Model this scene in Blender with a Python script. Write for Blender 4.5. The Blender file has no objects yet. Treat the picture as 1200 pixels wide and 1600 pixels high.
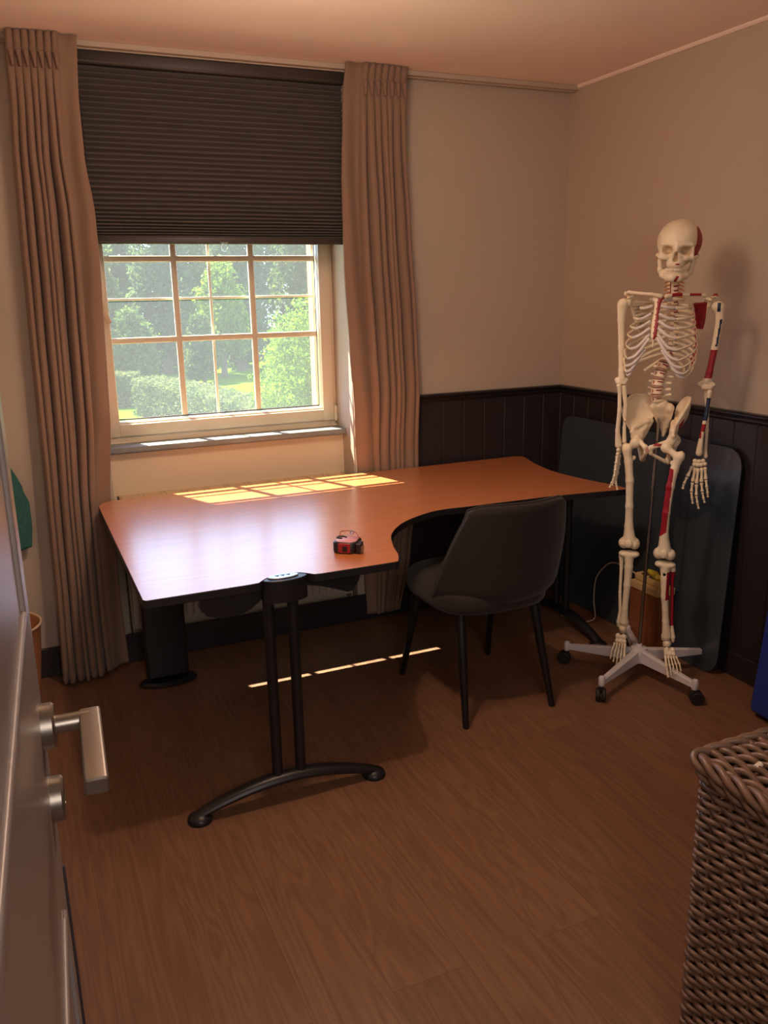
import bpy, math, random
import numpy as np
from mathutils import Vector, Matrix

S = bpy.context.scene
C = S.collection
PI = math.pi

# ---------------------------------------------------------------- camera
cam_d = bpy.data.cameras.new('camera')
cam = bpy.data.objects.new('camera', cam_d)
C.objects.link(cam)
YAW, PITCH, ROLL = 0.413348, 0.253838, -0.020025
f = Vector((math.sin(YAW) * math.cos(PITCH), math.cos(YAW) * math.cos(PITCH), -math.sin(PITCH)))
r0 = Vector((math.cos(YAW), -math.sin(YAW), 0))
u0 = r0.cross(f)
r = r0 * math.cos(ROLL) + u0 * math.sin(ROLL)
u = -r0 * math.sin(ROLL) + u0 * math.cos(ROLL)
cam.matrix_world = Matrix(((r.x, u.x, -f.x, -2.52823), (r.y, u.y, -f.y, -3.53732), (r.z, u.z, -f.z, 1.51566), (0, 0, 0, 1)))
cam_d.sensor_fit = 'VERTICAL'
cam_d.sensor_height = 36
cam_d.lens = 1326.7 / 1600 * 36
cam_d.clip_start = 0.02
cam_d.clip_end = 400
S.camera = cam

# ---------------------------------------------------------------- light
S.view_settings.view_transform = 'Standard'
S.view_settings.look = 'None'
S.view_settings.gamma = 1
S.view_settings.use_curve_mapping = False
S.view_settings.exposure = 0.48
S.cycles.use_denoising = True
S.cycles.max_bounces = 10
S.cycles.diffuse_bounces = 6
S.cycles.sample_clamp_indirect = 6
S.cycles.caustics_reflective = True
S.cycles.blur_glossy = 0.3
S.cycles.caustics_refractive = False

W = bpy.data.worlds.new('sky')
S.world = W
W.use_nodes = True
wn = W.node_tree
bg = wn.nodes['Background']
tc = wn.nodes.new('ShaderNodeTexCoord')
sx = wn.nodes.new('ShaderNodeSeparateXYZ')
wr = wn.nodes.new('ShaderNodeValToRGB')
wn.links.new(tc.outputs['Generated'], sx.inputs[0])
wn.links.new(sx.outputs['Z'], wr.inputs[0])
wn.links.new(wr.outputs[0], bg.inputs['Color'])
wr.color_ramp.elements[0].position = 0.0
wr.color_ramp.elements[0].color = (0.58, 0.78, 1.0, 1)
wr.color_ramp.elements[1].position = 0.6
wr.color_ramp.elements[1].color = (0.30, 0.52, 1.0, 1)
bg.inputs['Strength'].default_value = SKY = 4.0

def lamp(name, kind, energy, color, loc, direction=None, **kw):
    d = bpy.data.lights.new(name, kind)
    d.energy = energy
    d.color = color
    for k, v in kw.items():
        setattr(d, k, v)
    o = bpy.data.objects.new(name, d)
    C.objects.link(o)
    o.location = loc
    if direction is not None:
        o.rotation_euler = Vector(direction).to_track_quat('-Z', 'Y').to_euler()
    return o

SUN_DIR = (0.25, -0.60, -1.0)
lamp('sun', 'SUN', 26.0, (1.0, 0.91, 0.72), (0, 6, 8), SUN_DIR, angle=math.radians(0.5))
lamp('ceiling_glow_fill', 'POINT', 17, (1.0, 0.68, 0.50), (-1.75, -1.35, 2.14), shadow_soft_size=0.20)  # unseen fill, added to brighten ceiling and walls like sunlight off the desk
lamp('desk_shadow_spot', 'SPOT', 21, (1.0, 0.66, 0.44), (-1.82, -1.52, 2.30), (0, 0, -1), shadow_soft_size=0.025, spot_size=math.radians(128), spot_blend=0.35)  # unseen spot, added to sharpen the desk shadow on the floor
lamp('hall_fill_light', 'AREA', 15, (1.0, 0.90, 0.84), (-2.35, -4.5, 1.9), (0.60, 0.80, -0.12), shape='DISK', size=0.9)  # unseen fill added in the hall, stands in for daylight through the doorway
p = lamp('window_portal', 'AREA', 1, (1, 1, 1), (-1.65, 0.19, 1.35), (0, -1, 0), shape='RECTANGLE', size=1.08, size_y=0.78)
p.data.cycles.is_portal = True

# ---------------------------------------------------------------- materials
def lin(c):
    return tuple(((x / 255) / 12.92 if x / 255 <= 0.04045 else ((x / 255 + 0.055) / 1.055) ** 2.4) for x in c) + (1,)

MATS = {}
def mat(name, rgb, rough=0.6, metal=0.0, noise=0.0, nscale=20.0, bump=0.0, bscale=60.0, stretch=(1, 1, 1), spec=0.5, sheen=0.0, coat=0.0, rgb2=None):
    m = bpy.data.materials.new(name)
    m.use_nodes = True
    nt = m.node_tree
    b = nt.nodes['Principled BSDF']
    col = lin(rgb)
    b.inputs['Base Color'].default_value = col
    b.inputs['Roughness'].default_value = rough
    b.inputs['Metallic'].default_value = metal
    b.inputs['Specular IOR Level'].default_value = spec
    b.inputs['Sheen Weight'].default_value = sheen
    b.inputs['Coat Weight'].default_value = coat
    t = nt.nodes.new('ShaderNodeTexCoord')
    mp = nt.nodes.new('ShaderNodeMapping')
    mp.inputs['Scale'].default_value = stretch
    nt.links.new(t.outputs['Object'], mp.inputs[0])
    if noise or rgb2:
        n = nt.nodes.new('ShaderNodeTexNoise')
        n.inputs['Scale'].default_value = nscale
        n.inputs['Detail'].default_value = 4
        nt.links.new(mp.outputs[0], n.inputs['Vector'])
        rp = nt.nodes.new('ShaderNodeValToRGB')
        rp.color_ramp.elements[0].position = 0.3
        rp.color_ramp.elements[1].position = 0.7
        c2 = lin(rgb2) if rgb2 else tuple(min(1, x * (1 + noise)) for x in col[:3]) + (1,)
        c1 = col if rgb2 else tuple(x * (1 - noise) for x in col[:3]) + (1,)
        rp.color_ramp.elements[0].color = c1
        rp.color_ramp.elements[1].color = c2
        nt.links.new(n.outputs[0], rp.inputs[0])
        nt.links.new(rp.outputs[0], b.inputs['Base Color'])
    if bump:
        n = nt.nodes.new('ShaderNodeTexNoise')
        n.inputs['Scale'].default_value = bscale
        n.inputs['Detail'].default_value = 5
        nt.links.new(mp.outputs[0], n.inputs['Vector'])
        bp = nt.nodes.new('ShaderNodeBump')
        bp.inputs['Strength'].default_value = bump
        bp.inputs['Distance'].default_value = 0.002
        nt.links.new(n.outputs[0], bp.inputs['Height'])
        nt.links.new(bp.outputs[0], b.inputs['Normal'])
    MATS[name] = m
    return m

def wood(name, dark, light, rough, axis, planks=None, ring=3.0):
    """long grain along axis 'x' or 'y'; planks = (width, length) draws board joints"""
    m = bpy.data.materials.new(name)
    m.use_nodes = True
    nt = m.node_tree
    L = nt.links.new
    b = nt.nodes['Principled BSDF']
    b.inputs['Roughness'].default_value = rough
    t = nt.nodes.new('ShaderNodeTexCoord')
    rot = nt.nodes.new('ShaderNodeMapping')
    if axis == 'y':
        rot.inputs['Rotation'].default_value = (0, 0, PI / 2)
    L(t.outputs['Object'], rot.inputs[0])
    vec = rot.outputs[0]
    br = None
    if planks:
        br = nt.nodes.new('ShaderNodeTexBrick')
        br.inputs['Scale'].default_value = 1
        br.inputs['Brick Width'].default_value = planks[1]
        br.inputs['Row Height'].default_value = planks[0]
        br.inputs['Mortar Size'].default_value = 0.0007
        br.inputs['Mortar Smooth'].default_value = 0.2
        br.inputs['Color1'].default_value = (0, 0, 0, 1)
        br.inputs['Color2'].default_value = (1, 1, 1, 1)
        br.offset = 0.37
        L(vec, br.inputs['Vector'])
        add = nt.nodes.new('ShaderNodeVectorMath')
        add.operation = 'MULTIPLY_ADD'
        L(br.outputs['Color'], add.inputs[0])
        add.inputs[1].default_value = (3.1, 1.7, 0.9)
        L(vec, add.inputs[2])
        vec = add.outputs[0]
    mp = nt.nodes.new('ShaderNodeMapping')
    mp.inputs['Scale'].default_value = (0.55, 5.0, 5.0)
    L(vec, mp.inputs[0])
    n1 = nt.nodes.new('ShaderNodeTexNoise')
    n1.inputs['Scale'].default_value = ring
    n1.inputs['Detail'].default_value = 2
    n1.inputs['Distortion'].default_value = 0.6
    L(mp.outputs[0], n1.inputs['Vector'])
    mul = nt.nodes.new('ShaderNodeMath')
    mul.operation = 'MULTIPLY'
    mul.inputs[1].default_value = 9.0
    L(n1.outputs[0], mul.inputs[0])
    fr = nt.nodes.new('ShaderNodeMath')
    fr.operation = 'PINGPONG'
    fr.inputs[1].default_value = 0.5
    L(mul.outputs[0], fr.inputs[0])
    mp2 = nt.nodes.new('ShaderNodeMapping')
    mp2.inputs['Scale'].default_value = (3, 110, 110)
    L(vec, mp2.inputs[0])
    n2 = nt.nodes.new('ShaderNodeTexNoise')
    n2.inputs['Scale'].default_value = 1
    n2.inputs['Detail'].default_value = 3
    L(mp2.outputs[0], n2.inputs['Vector'])
    ad = nt.nodes.new('ShaderNodeMath')
    ad.operation = 'MULTIPLY_ADD'
    L(fr.outputs[0], ad.inputs[0])
    ad.inputs[1].default_value = 0.62
    # knots
    sf = nt.nodes.new('ShaderNodeMath'); sf.operation = 'MULTIPLY_ADD'
    sf.inputs[1].default_value = 0.6; sf.inputs[2].default_value = 0.2
    L(n2.outputs[0], sf.inputs[0])
    L(sf.outputs[0], ad.inputs[2])
    rp = nt.nodes.new('ShaderNodeValToRGB')
    rp.color_ramp.elements[0].position = 0.25
    rp.color_ramp.elements[1].position = 0.85
    rp.color_ramp.elements[0].color = lin(dark)
    rp.color_ramp.elements[1].color = lin(light)
    L(ad.outputs[0], rp.inputs[0])
    out = rp.outputs[0]
    if br:
        hs = nt.nodes.new('ShaderNodeMix')
        hs.data_type = 'RGBA'
        hs.blend_type = 'MULTIPLY'
        hs.inputs['Factor'].default_value = 1
        sc = nt.nodes.new('ShaderNodeMapRange')
        sc.inputs['To Min'].default_value = 0.93
        sc.inputs['To Max'].default_value = 1.06
        L(br.outputs['Color'], sc.inputs['Value'])
        L(out, hs.inputs['A'])
        L(sc.outputs[0], hs.inputs['B'])
        mx = nt.nodes.new('ShaderNodeMix')
        mx.data_type = 'RGBA'
        L(br.outputs['Fac'], mx.inputs['Factor'])
        L(hs.outputs['Result'], mx.inputs['A'])
        mx.inputs['B'].default_value = tuple(c * 0.75 for c in lin(dark)[:3]) + (1,)
        out = mx.outputs['Result']
    L(out, b.inputs['Base Color'])
    MATS[name] = m
    return m

wood('floor_wood', (100, 70, 51), (128, 93, 70), 0.40, 'y', (0.19, 1.29), 2.2)
wood('desk_wood', (184, 108, 60), (202, 126, 74), 0.34, 'x', None, 2.0)
_b = MATS['desk_wood'].node_tree.nodes['Principled BSDF']
_b.inputs['Coat Weight'].default_value = 1.0
_b.inputs['Coat Roughness'].default_value = 0.24
_b.inputs['Coat IOR'].default_value = 1.6
mat('wall_paint', (184, 170, 154), 0.85, bump=0.15, bscale=220)
mat('ceiling_paint', (244, 226, 214), 0.9, bump=0.1, bscale=150)
mat('niche_paint', (214, 198, 170), 0.85)
mat('reveal_white', (224, 220, 208), 0.8)
mat('white_plastic', (214, 200, 176), 0.35)
mat('brown_gasket', (60, 52, 60), 0.6)
mat('panel_black', (40, 34, 37), 0.42, bump=0.15, bscale=90)
mat('rail_black', (34, 31, 34), 0.25)
mat('slate', (132, 136, 134), 0.45, noise=0.15, nscale=14, bump=0.2, bscale=50)
mat('curtain_cloth', (138, 112, 94), 0.9, noise=0.05, nscale=400, bump=0.3, bscale=700, sheen=0.15)
mat('curtain_lining', (205, 180, 150), 0.9)
mat('blind_cloth', (82, 77, 74), 0.85)
mat('blind_rail', (62, 56, 52), 0.5)
mat('metal_black', (26, 26, 30), 0.38, spec=0.5, bump=0.08, bscale=300)
mat('plastic_black', (18, 18, 20), 0.45)
mat('edge_black', (24, 23, 27), 0.5)
mat('pewter', (190, 196, 206), 0.3, metal=0.6)
mat('chair_cloth', (38, 31, 29), 0.9, noise=0.1, nscale=300, bump=0.3, bscale=500, sheen=0.12)
mat('chair_leg', (18, 17, 19), 0.4)
mat('bone', (232, 218, 190), 0.42, noise=0.05, nscale=30)
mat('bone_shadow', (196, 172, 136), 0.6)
mat('muscle_red', (150, 20, 40), 0.45)
mat('muscle_blue', (32, 52, 78), 0.45)
mat('disc_tan', (176, 138, 120), 0.5)
mat('nerve_orange', (206, 120, 50), 0.5)
mat('cartilage', (214, 206, 204), 0.4)
mat('steel', (170, 165, 160), 0.25, metal=1.0)
mat('stand_white', (206, 202, 206), 0.4)
mat('rubber_black', (22, 20, 22), 0.6)
mat('board_grey', (58, 66, 74), 0.22, noise=0.05, nscale=5)
mat('radiator_white', (190, 182, 172), 0.5)
mat('grille_cream', (206, 182, 146), 0.5)
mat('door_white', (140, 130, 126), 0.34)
mat('satin_metal', (150, 142, 132), 0.35, metal=0.9)
mat('towel_teal', (52, 104, 98), 0.95, noise=0.2, nscale=120, bump=0.6, bscale=260)
mat('basket_tan', (176, 120, 84), 0.7, noise=0.15, nscale=40)
mat('basket_inside', (90, 70, 52), 0.8)
mat('wicker', (106, 80, 63), 0.42, noise=0.28, nscale=35, spec=0.6)
mat('wicker_light', (214, 200, 180), 0.4)
mat('mat_blue', (28, 48, 130), 0.5, bump=0.15, bscale=120)
mat('crate_wood', (132, 78, 48), 0.6, noise=0.15, nscale=20)
mat('strip_cream', (200, 170, 120), 0.5)
mat('plug_yellow', (210, 190, 60), 0.5)
mat('cable_white', (190, 176, 150), 0.5)
mat('tape_red', (150, 34, 44), 0.35)
mat('tape_pink', (206, 150, 160), 0.35)
mat('tape_black', (26, 25, 27), 0.4)
mat('brick_outside', (150, 110, 90), 0.9, noise=0.1, nscale=6)
mat('lawn', (62, 92, 8), 0.9, nscale=0.6, rgb2=(84, 106, 12))
mat('hedge_leaf', (58, 80, 34), 0.7, rgb2=(112, 116, 68), nscale=1.2)
mat('leaf_dark', (46, 68, 36), 0.7, rgb2=(94, 112, 68), nscale=0.7)
mat('leaf_mid', (50, 76, 28), 0.7, rgb2=(88, 106, 48), nscale=0.8)
mat('leaf_bright', (78, 110, 10), 0.6, rgb2=(116, 138, 20), nscale=2.0)
mat('bark', (84, 66, 50), 0.9)
MATS['lawn'].node_tree.nodes['Principled BSDF'].inputs['Specular IOR Level'].default_value = 0.0
for k in ('hedge_leaf', 'leaf_dark', 'leaf_mid', 'leaf_bright'):
    nt = MATS[k].node_tree
    pb = nt.nodes['Principled BSDF']
    pb.inputs['Specular IOR Level'].default_value = 0.2
    tl = nt.nodes.new('ShaderNodeBsdfTranslucent')
    nt.links.new(pb.inputs['Base Color'].links[0].from_socket, tl.inputs[0])
    mx = nt.nodes.new('ShaderNodeMixShader'); mx.inputs[0].default_value = 0.5
    nt.links.new(pb.outputs[0], mx.inputs[1]); nt.links.new(tl.outputs[0], mx.inputs[2])
    nt.links.new(mx.outputs[0], nt.nodes['Material Output'].inputs[0])

def glass_mat(name, haze, tint):
    m = bpy.data.materials.new(name)
    m.use_nodes = True
    nt = m.node_tree
    for n in list(nt.nodes):
        nt.nodes.remove(n)
    o = nt.nodes.new('ShaderNodeOutputMaterial')
    tr = nt.nodes.new('ShaderNodeBsdfTransparent')
    tr.inputs[0].default_value = tint
    mx = nt.nodes.new('ShaderNodeMixShader')
    if haze:
        d = nt.nodes.new('ShaderNodeBsdfTranslucent')
        d.inputs[0].default_value = (0.9, 0.93, 0.97, 1)
        mx.inputs[0].default_value = haze
    else:
        d = nt.nodes.new('ShaderNodeBsdfGlossy')
        d.inputs['Roughness'].default_value = 0.02
        lw = nt.nodes.new('ShaderNodeLayerWeight')
        pw = nt.nodes.new('ShaderNodeMath'); pw.operation = 'POWER'; pw.inputs[1].default_value = 4
        ma = nt.nodes.new('ShaderNodeMath'); ma.operation = 'MULTIPLY_ADD'; ma.inputs[1].default_value = .7; ma.inputs[2].default_value = .05
        nt.links.new(lw.outputs['Facing'], pw.inputs[0]); nt.links.new(pw.outputs[0], ma.inputs[0])
        nt.links.new(ma.outputs[0], mx.inputs[0])
    nt.links.new(tr.outputs[0], mx.inputs[1])
    nt.links.new(d.outputs[0], mx.inputs[2])
    nt.links.new(mx.outputs[0], o.inputs[0])
    MATS[name] = m
glass_mat('window_glass', 0, (0.97, 0.98, 0.97, 1))
glass_mat('insect_mesh', 0.06, (0.97, 0.97, 0.97, 1))

# ---------------------------------------------------------------- mesh helpers
class MB:
    def __init__(s):
        s.v = []; s.f = []; s.m = []
    def add(s, vs, fs, mi=0):
        o = len(s.v)
        s.v += [tuple(v) for v in vs]
        s.f += [tuple(i + o for i in q) for q in fs]
        s.m += [mi] * len(fs) if isinstance(mi, int) else list(mi)
        return s
    def box(s, a, b, mi=0, M=None):
        vs = [Vector((x, y, z)) for x in (a[0], b[0]) for y in (a[1], b[1]) for z in (a[2], b[2])]
        if M: vs = [M @ v for v in vs]
        return s.add(vs, [(0, 1, 3, 2), (4, 6, 7, 5), (0, 4, 5, 1), (2, 3, 7, 6), (0, 2, 6, 4), (1, 5, 7, 3)], mi)
    def rbox(s, a, b, rad, mi=0, M=None, axis='z', n=4):
        """box with rounded edges along one axis and small chamfer on the other two"""
        ax = {'x': (1, 2, 0), 'y': (2, 0, 1), 'z': (0, 1, 2)}[axis]
        lo = [min(a[i], b[i]) for i in ax]; hi = [max(a[i], b[i]) for i in ax]
        rad = min(rad, (hi[0] - lo[0]) / 2.01, (hi[1] - lo[1]) / 2.01)
        pts = []
        for cx, cy, a0 in ((hi[0] - rad, hi[1] - rad, 0), (lo[0] + rad, hi[1] - rad, 90), (lo[0] + rad, lo[1] + rad, 180), (hi[0] - rad, lo[1] + rad, 270)):
            for k in range(n + 1):
                t = math.radians(a0 + 90 * k / n)
                pts.append((cx + rad * math.cos(t), cy + rad * math.sin(t)))
        return s.prism(pts, lo[2], hi[2], axis, mi, M, bev=min(rad * 0.5, (hi[2] - lo[2]) * 0.25))
    def prism(s, pts, z0, z1, axis='z', mi=0, M=None, bev=0.0):
        """extrude a 2-D outline along an axis"""
        n = len(pts)
        cx = sum(q[0] for q in pts) / n; cy = sum(q[1] for q in pts) / n
        def ring(z, inset):
            out = []
            for i, q in enumerate(pts):
                if inset:
                    pa, pb = pts[i - 1], pts[(i + 1) % n]
                    tx, ty = pb[0] - pa[0], pb[1] - pa[1]
                    l = math.hypot(tx, ty) or 1
                    x, y = q[0] - ty / l * inset * s._w, q[1] + tx / l * inset * s._w
                else:
                    x, y = q
                out.append((x, y, z))
            return out
        area = sum(pts[i][0] * pts[(i + 1) % n][1] - pts[(i + 1) % n][0] * pts[i][1] for i in range(n))
        s._w = 1 if area > 0 else -1
        rings = [ring(z0, bev), ring(z0 + bev, 0), ring(z1 - bev, 0), ring(z1, bev)] if bev else [ring(z0, 0), ring(z1, 0)]
        vs = []
        for rg in rings:
            for (x, y, z) in rg:
                v = {'z': (x, y, z), 'x': (z, x, y), 'y': (y, z, x)}[axis]
                vs.append(M @ Vector(v) if M else v)
        fs = []
        for k in range(len(rings) - 1):
            for i in range(n):
                j = (i + 1) % n
                fs.append((k * n + i, k * n + j, (k + 1) * n + j, (k + 1) * n + i))
        fs.append(tuple(range(n - 1, -1, -1)))
        fs.append(tuple((len(rings) - 1) * n + i for i in range(n)))
        return s.add(vs, fs, mi)
    def tube(s, pts, rad, seg=10, mi=0, caps=True, flat=None, up=None, closed=False):
        pts = [Vector(q) for q in pts]
        n = len(pts)
        rads = rad if isinstance(rad, (list, tuple)) else [rad] * n
        vs = []
        prev = None
        for i, q in enumerate(pts):
            if closed:
                t = pts[(i + 1) % n] - pts[i - 1]
            else:
                t = pts[min(i + 1, n - 1)] - pts[max(i - 1, 0)]
            t = t.normalized() if t.length > 1e-9 else Vector((0, 0, 1))
            if prev is None:
                a = Vector(up) if up else (Vector((0, 0, 1)) if abs(t.z) < 0.9 else Vector((1, 0, 0)))
            else:
                a = prev
            a = (a - t * a.dot(t))
            a = a.normalized() if a.length > 1e-6 else t.orthogonal().normalized()
            prev = a
            b = t.cross(a)
            for k in range(seg):
                th = 2 * PI * k / seg
                ra = rads[i]; rb = rads[i] * (flat or 1)
                vs.append(q + a * math.cos(th) * ra + b * math.sin(th) * rb)
        fs = []
        for i in range(n if closed else n - 1):
            for k in range(seg):
                j = (i + 1) % n
                fs.append((i * seg + k, i * seg + (k + 1) % seg, j * seg + (k + 1) % seg, j * seg + k))
        if caps and not closed:
            fs.append(tuple(range(seg - 1, -1, -1)))
            fs.append(tuple((n - 1) * seg + k for k in range(seg)))
        return s.add(vs, fs, mi)
    def lathe(s, prof, center=(0, 0, 0), seg=24, mi=0, M=None):
        vs = []
        for (rr, z) in prof:
            for k in range(seg):
                t = 2 * PI * k / seg
                v = Vector((rr * math.cos(t), rr * math.sin(t), z))
                v = (M @ v) if M else v
                vs.append(v + Vector(center))
        fs = []
        n = len(prof)
        for i in range(n - 1):
            for k in range(seg):
                fs.append((i * seg + k, i * seg + (k + 1) % seg, (i + 1) * seg + (k + 1) % seg, (i + 1) * seg + k))
        fs.append(tuple(range(seg - 1, -1, -1)))
        fs.append(tuple((n - 1) * seg + k for k in range(seg)))
        return s.add(vs, fs, mi)
    def grid(s, fn, nu, nv, mi=0, flip=False):
        vs = [fn(i / nu, j / nv) for i in range(nu + 1) for j in range(nv + 1)]
        fs = []
        for i in range(nu):
            for j in range(nv):
                a = i * (nv + 1) + j
                q = (a, a + nv + 1, a + nv + 2, a + 1)
                fs.append(q[::-1] if flip else q)
        return s.add(vs, fs, mi)
    def build(s, name, mats, parent=None, smooth=True, angle=40, loc=None):
        me = bpy.data.meshes.new(name)
        vs = s.v
        if loc is not None:
            vs = [(v[0] - loc[0], v[1] - loc[1], v[2] - loc[2]) for v in vs]
        me.from_pydata(vs, [], s.f)
        if isinstance(mats, str): mats = [mats]
        for m_ in mats:
            me.materials.append(MATS[m_])
        if len(mats) > 1:
            me.polygons.foreach_set('material_index', s.m)
        me.polygons.foreach_set('use_smooth', [bool(smooth)] * len(me.polygons))
        me.update()
        if smooth and angle < 180:
            me.set_sharp_from_angle(angle=math.radians(angle))
        o = bpy.data.objects.new(name, me)
        C.objects.link(o)
        if loc is not None: o.location = loc
        if parent is not None: o.parent = parent
        return o

def recalc(o):
    import bmesh
    bm = bmesh.new(); bm.from_mesh(o.data)
    bmesh.ops.recalc_face_normals(bm, faces=bm.faces)
    bm.to_mesh(o.data); bm.free()

def tag(o, label=None, cat=None, group=None, kind=None):
    if label: o['label'] = label
    if cat: o['category'] = cat
    if group: o['group'] = group
    if kind: o['kind'] = kind
    return o

def thing(name, label, cat, loc=(0, 0, 0), rotz=0, group=None):
    o = bpy.data.objects.new(name, None)
    C.objects.link(o)
    o.empty_display_size = 0.05
    o.location = loc
    o.rotation_euler = (0, 0, rotz)
    return tag(o, label, cat, group)

def struct(o):
    o['kind'] = 'structure'
    return o

def bez(p0, p1, p2, p3, n):
    out = []
    for i in range(n + 1):
        t = i / n
        out.append(tuple((1 - t) ** 3 * a + 3 * (1 - t) ** 2 * t * b + 3 * (1 - t) * t * t * c + t ** 3 * d for a, b, c, d in zip(p0, p1, p2, p3)))
    return out

def spline(pts, n=8):
    """Catmull-Rom through points"""
    P = [Vector(q) for q in pts]
    P = [P[0] * 2 - P[1]] + P + [P[-1] * 2 - P[-2]]
    out = []
    for i in range(1, len(P) - 2):
        for k in range(n):
            t = k / n
            a, b, c, d = P[i - 1], P[i], P[i + 1], P[i + 2]
            out.append(0.5 * ((2 * b) + (c - a) * t + (2 * a - 5 * b + 4 * c - d) * t * t + (3 * b - 3 * c + d - a) * t ** 3))
    out.append(P[-2])
    return out

# ---- smooth solids from distance functions (surface nets), used for the bones
def sd_ell(P, c, r, R=None):
    q = P - np.array(c)
    if R is not None: q = q @ R
    r = np.array(r)
    k0 = np.linalg.norm(q / r, axis=-1)
    k1 = np.linalg.norm(q / (r * r), axis=-1) + 1e-9
    return k0 * (k0 - 1) / k1
def sd_cap(P, a, b, ra, rb=None):
    rb = ra if rb is None else rb
    a = np.array(a, float); b = np.array(b, float)
    ab = b - a
    t = np.clip(((P - a) @ ab) / (ab @ ab), 0, 1)
    return np.linalg.norm(P - a - t[..., None] * ab, axis=-1) - (ra + (rb - ra) * t)
def smin(a, b, k):
    h = np.clip(0.5 + 0.5 * (b - a) / k, 0, 1)
    return b * (1 - h) + a * h - k * h * (1 - h)
def smax(a, b, k):
    return -smin(-a, -b, k)
def union(P, items, k=0.004):
    d = None
    for it in items:
        e = sd_cap(P, *it[1:]) if it[0] == 'c' else sd_ell(P, *it[1:])
        d = e if d is None else smin(d, e, k)
    return d
def chain(pts, rads):
    return [('c', pts[i], pts[i + 1], rads[i], rads[i + 1]) for i in range(len(pts) - 1)]

def nets(fn, lo, hi, h):
    lo = np.array(lo, float); hi = np.array(hi, float)
    n = np.ceil((hi - lo) / h).astype(int) + 1
    ax = [lo[i] + h * np.arange(n[i]) for i in range(3)]
    G = np.stack(np.meshgrid(*ax, indexing='ij'), -1)
    V = fn(G)
    sgn = V < 0
    cs = [sgn[i:n[0] - 1 + i, j:n[1] - 1 + j, k:n[2] - 1 + k] for i in (0, 1) for j in (0, 1) for k in (0, 1)]
    cnt = sum(c.astype(int) for c in cs)
    act = (cnt > 0) & (cnt < 8)
    idx = -np.ones(act.shape, int)
    idx[act] = np.arange(act.sum())
    pos = np.zeros(act.shape + (3,)); num = np.zeros(act.shape)
    off = [(i, j, k) for i in (0, 1) for j in (0, 1) for k in (0, 1)]
    def sub(A, o): return A[o[0]:n[0] - 1 + o[0], o[1]:n[1] - 1 + o[1], o[2]:n[2] - 1 + o[2]]
    for a in off:
        for d in range(3):
            if a[d] == 1: continue
            b = list(a); b[d] = 1; b = tuple(b)
            va, vb = sub(V, a), sub(V, b)
            cr = (va < 0) != (vb < 0)
            t = np.where(cr, va / np.where(cr, va - vb, 1), 0)
            pt = np.zeros(act.shape + (3,))
            for e in range(3): pt[..., e] = a[e]
            pt[..., d] = t
            pos += np.where(cr[..., None], pt, 0); num += cr
    I, J, K = np.nonzero(act)
    vs = lo + h * (np.stack([I, J, K], -1) + pos[act] / num[act][:, None])
    fs = []
    m = np.array(act.shape)
    for d in range(3):
        e, g = [(1, 2), (2, 0), (0, 1)][d]
        s0 = [slice(None)] * 3; s1 = [slice(None)] * 3
        s0[d] = slice(0, n[d] - 1); s1[d] = slice(1, n[d])
        a, b = sgn[tuple(s0)], sgn[tuple(s1)]
        for flip, cond in ((False, a & ~b), (True, ~a & b)):
            q = np.stack(np.nonzero(cond), -1)
            ok = (q[:, e] > 0) & (q[:, g] > 0) & (q[:, e] < m[e]) & (q[:, g] < m[g])
            q = q[ok]
            if not len(q): continue
            def at(de, dg):
                w = q.copy(); w[:, e] -= de; w[:, g] -= dg
                return idx[w[:, 0], w[:, 1], w[:, 2]]
            F = np.stack([at(1, 1), at(0, 1), at(0, 0), at(1, 0)], -1)
            fs.append(F[:, ::-1] if flip else F)
    return vs, np.concatenate(fs)

def solid(name, fn, lo, hi, h, mats, parent, paint=None, xf=None):
    """paint(points Nx3 in build coordinates) -> material index per face; xf = 3x3, offset"""
    vs, fs = nets(fn, lo, hi, h)
    me = bpy.data.meshes.new(name)
    idx = None
    if paint is not None:
        idx = paint(vs[fs].mean(1)).astype(int)
    if xf is not None:
        vs = vs @ np.array(xf[0]).T + np.array(xf[1])
    me.from_pydata(vs.tolist(), [], fs.tolist())
    for m_ in ([mats] if isinstance(mats, str) else mats):
        me.materials.append(MATS[m_])
    if idx is not None:
        me.polygons.foreach_set('material_index', idx)
    me.polygons.foreach_set('use_smooth', [True] * len(me.polygons))
    me.update()
    o = bpy.data.objects.new(name, me)
    C.objects.link(o)
    if parent is not None: o.parent = parent
    return o

def bone(name, items, parent, h=0.003, k=0.005, mats='bone', paint=None, xf=None, cut=None, pad=0.006):
    pts = []
    for it in items:
        if it[0] == 'c':
            rr = max(it[3:]) if len(it) > 3 else 0
            for q in (it[1], it[2]):
                pts += [[q[i] - rr for i in range(3)], [q[i] + rr for i in range(3)]]
        else:
            m_ = max(it[2])if len(it) > 3 and it[3] is not None else None
            rr = [m_] * 3 if m_ else it[2]
            pts += [[it[1][i] - rr[i] for i in range(3)], [it[1][i] + rr[i] for i in range(3)]]
    pts = np.array(pts)
    def fn(P):
        d = union(P, items, k)
        if cut:
            for c_ in cut:
                e = sd_cap(P, *c_[1:]) if c_[0] == 'c' else sd_ell(P, *c_[1:])
                d = smax(d, -e, 0.003)
        return d
    return solid(name, fn, pts.min(0) - pad, pts.max(0) + pad, h, mats, parent, paint, xf)
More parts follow.
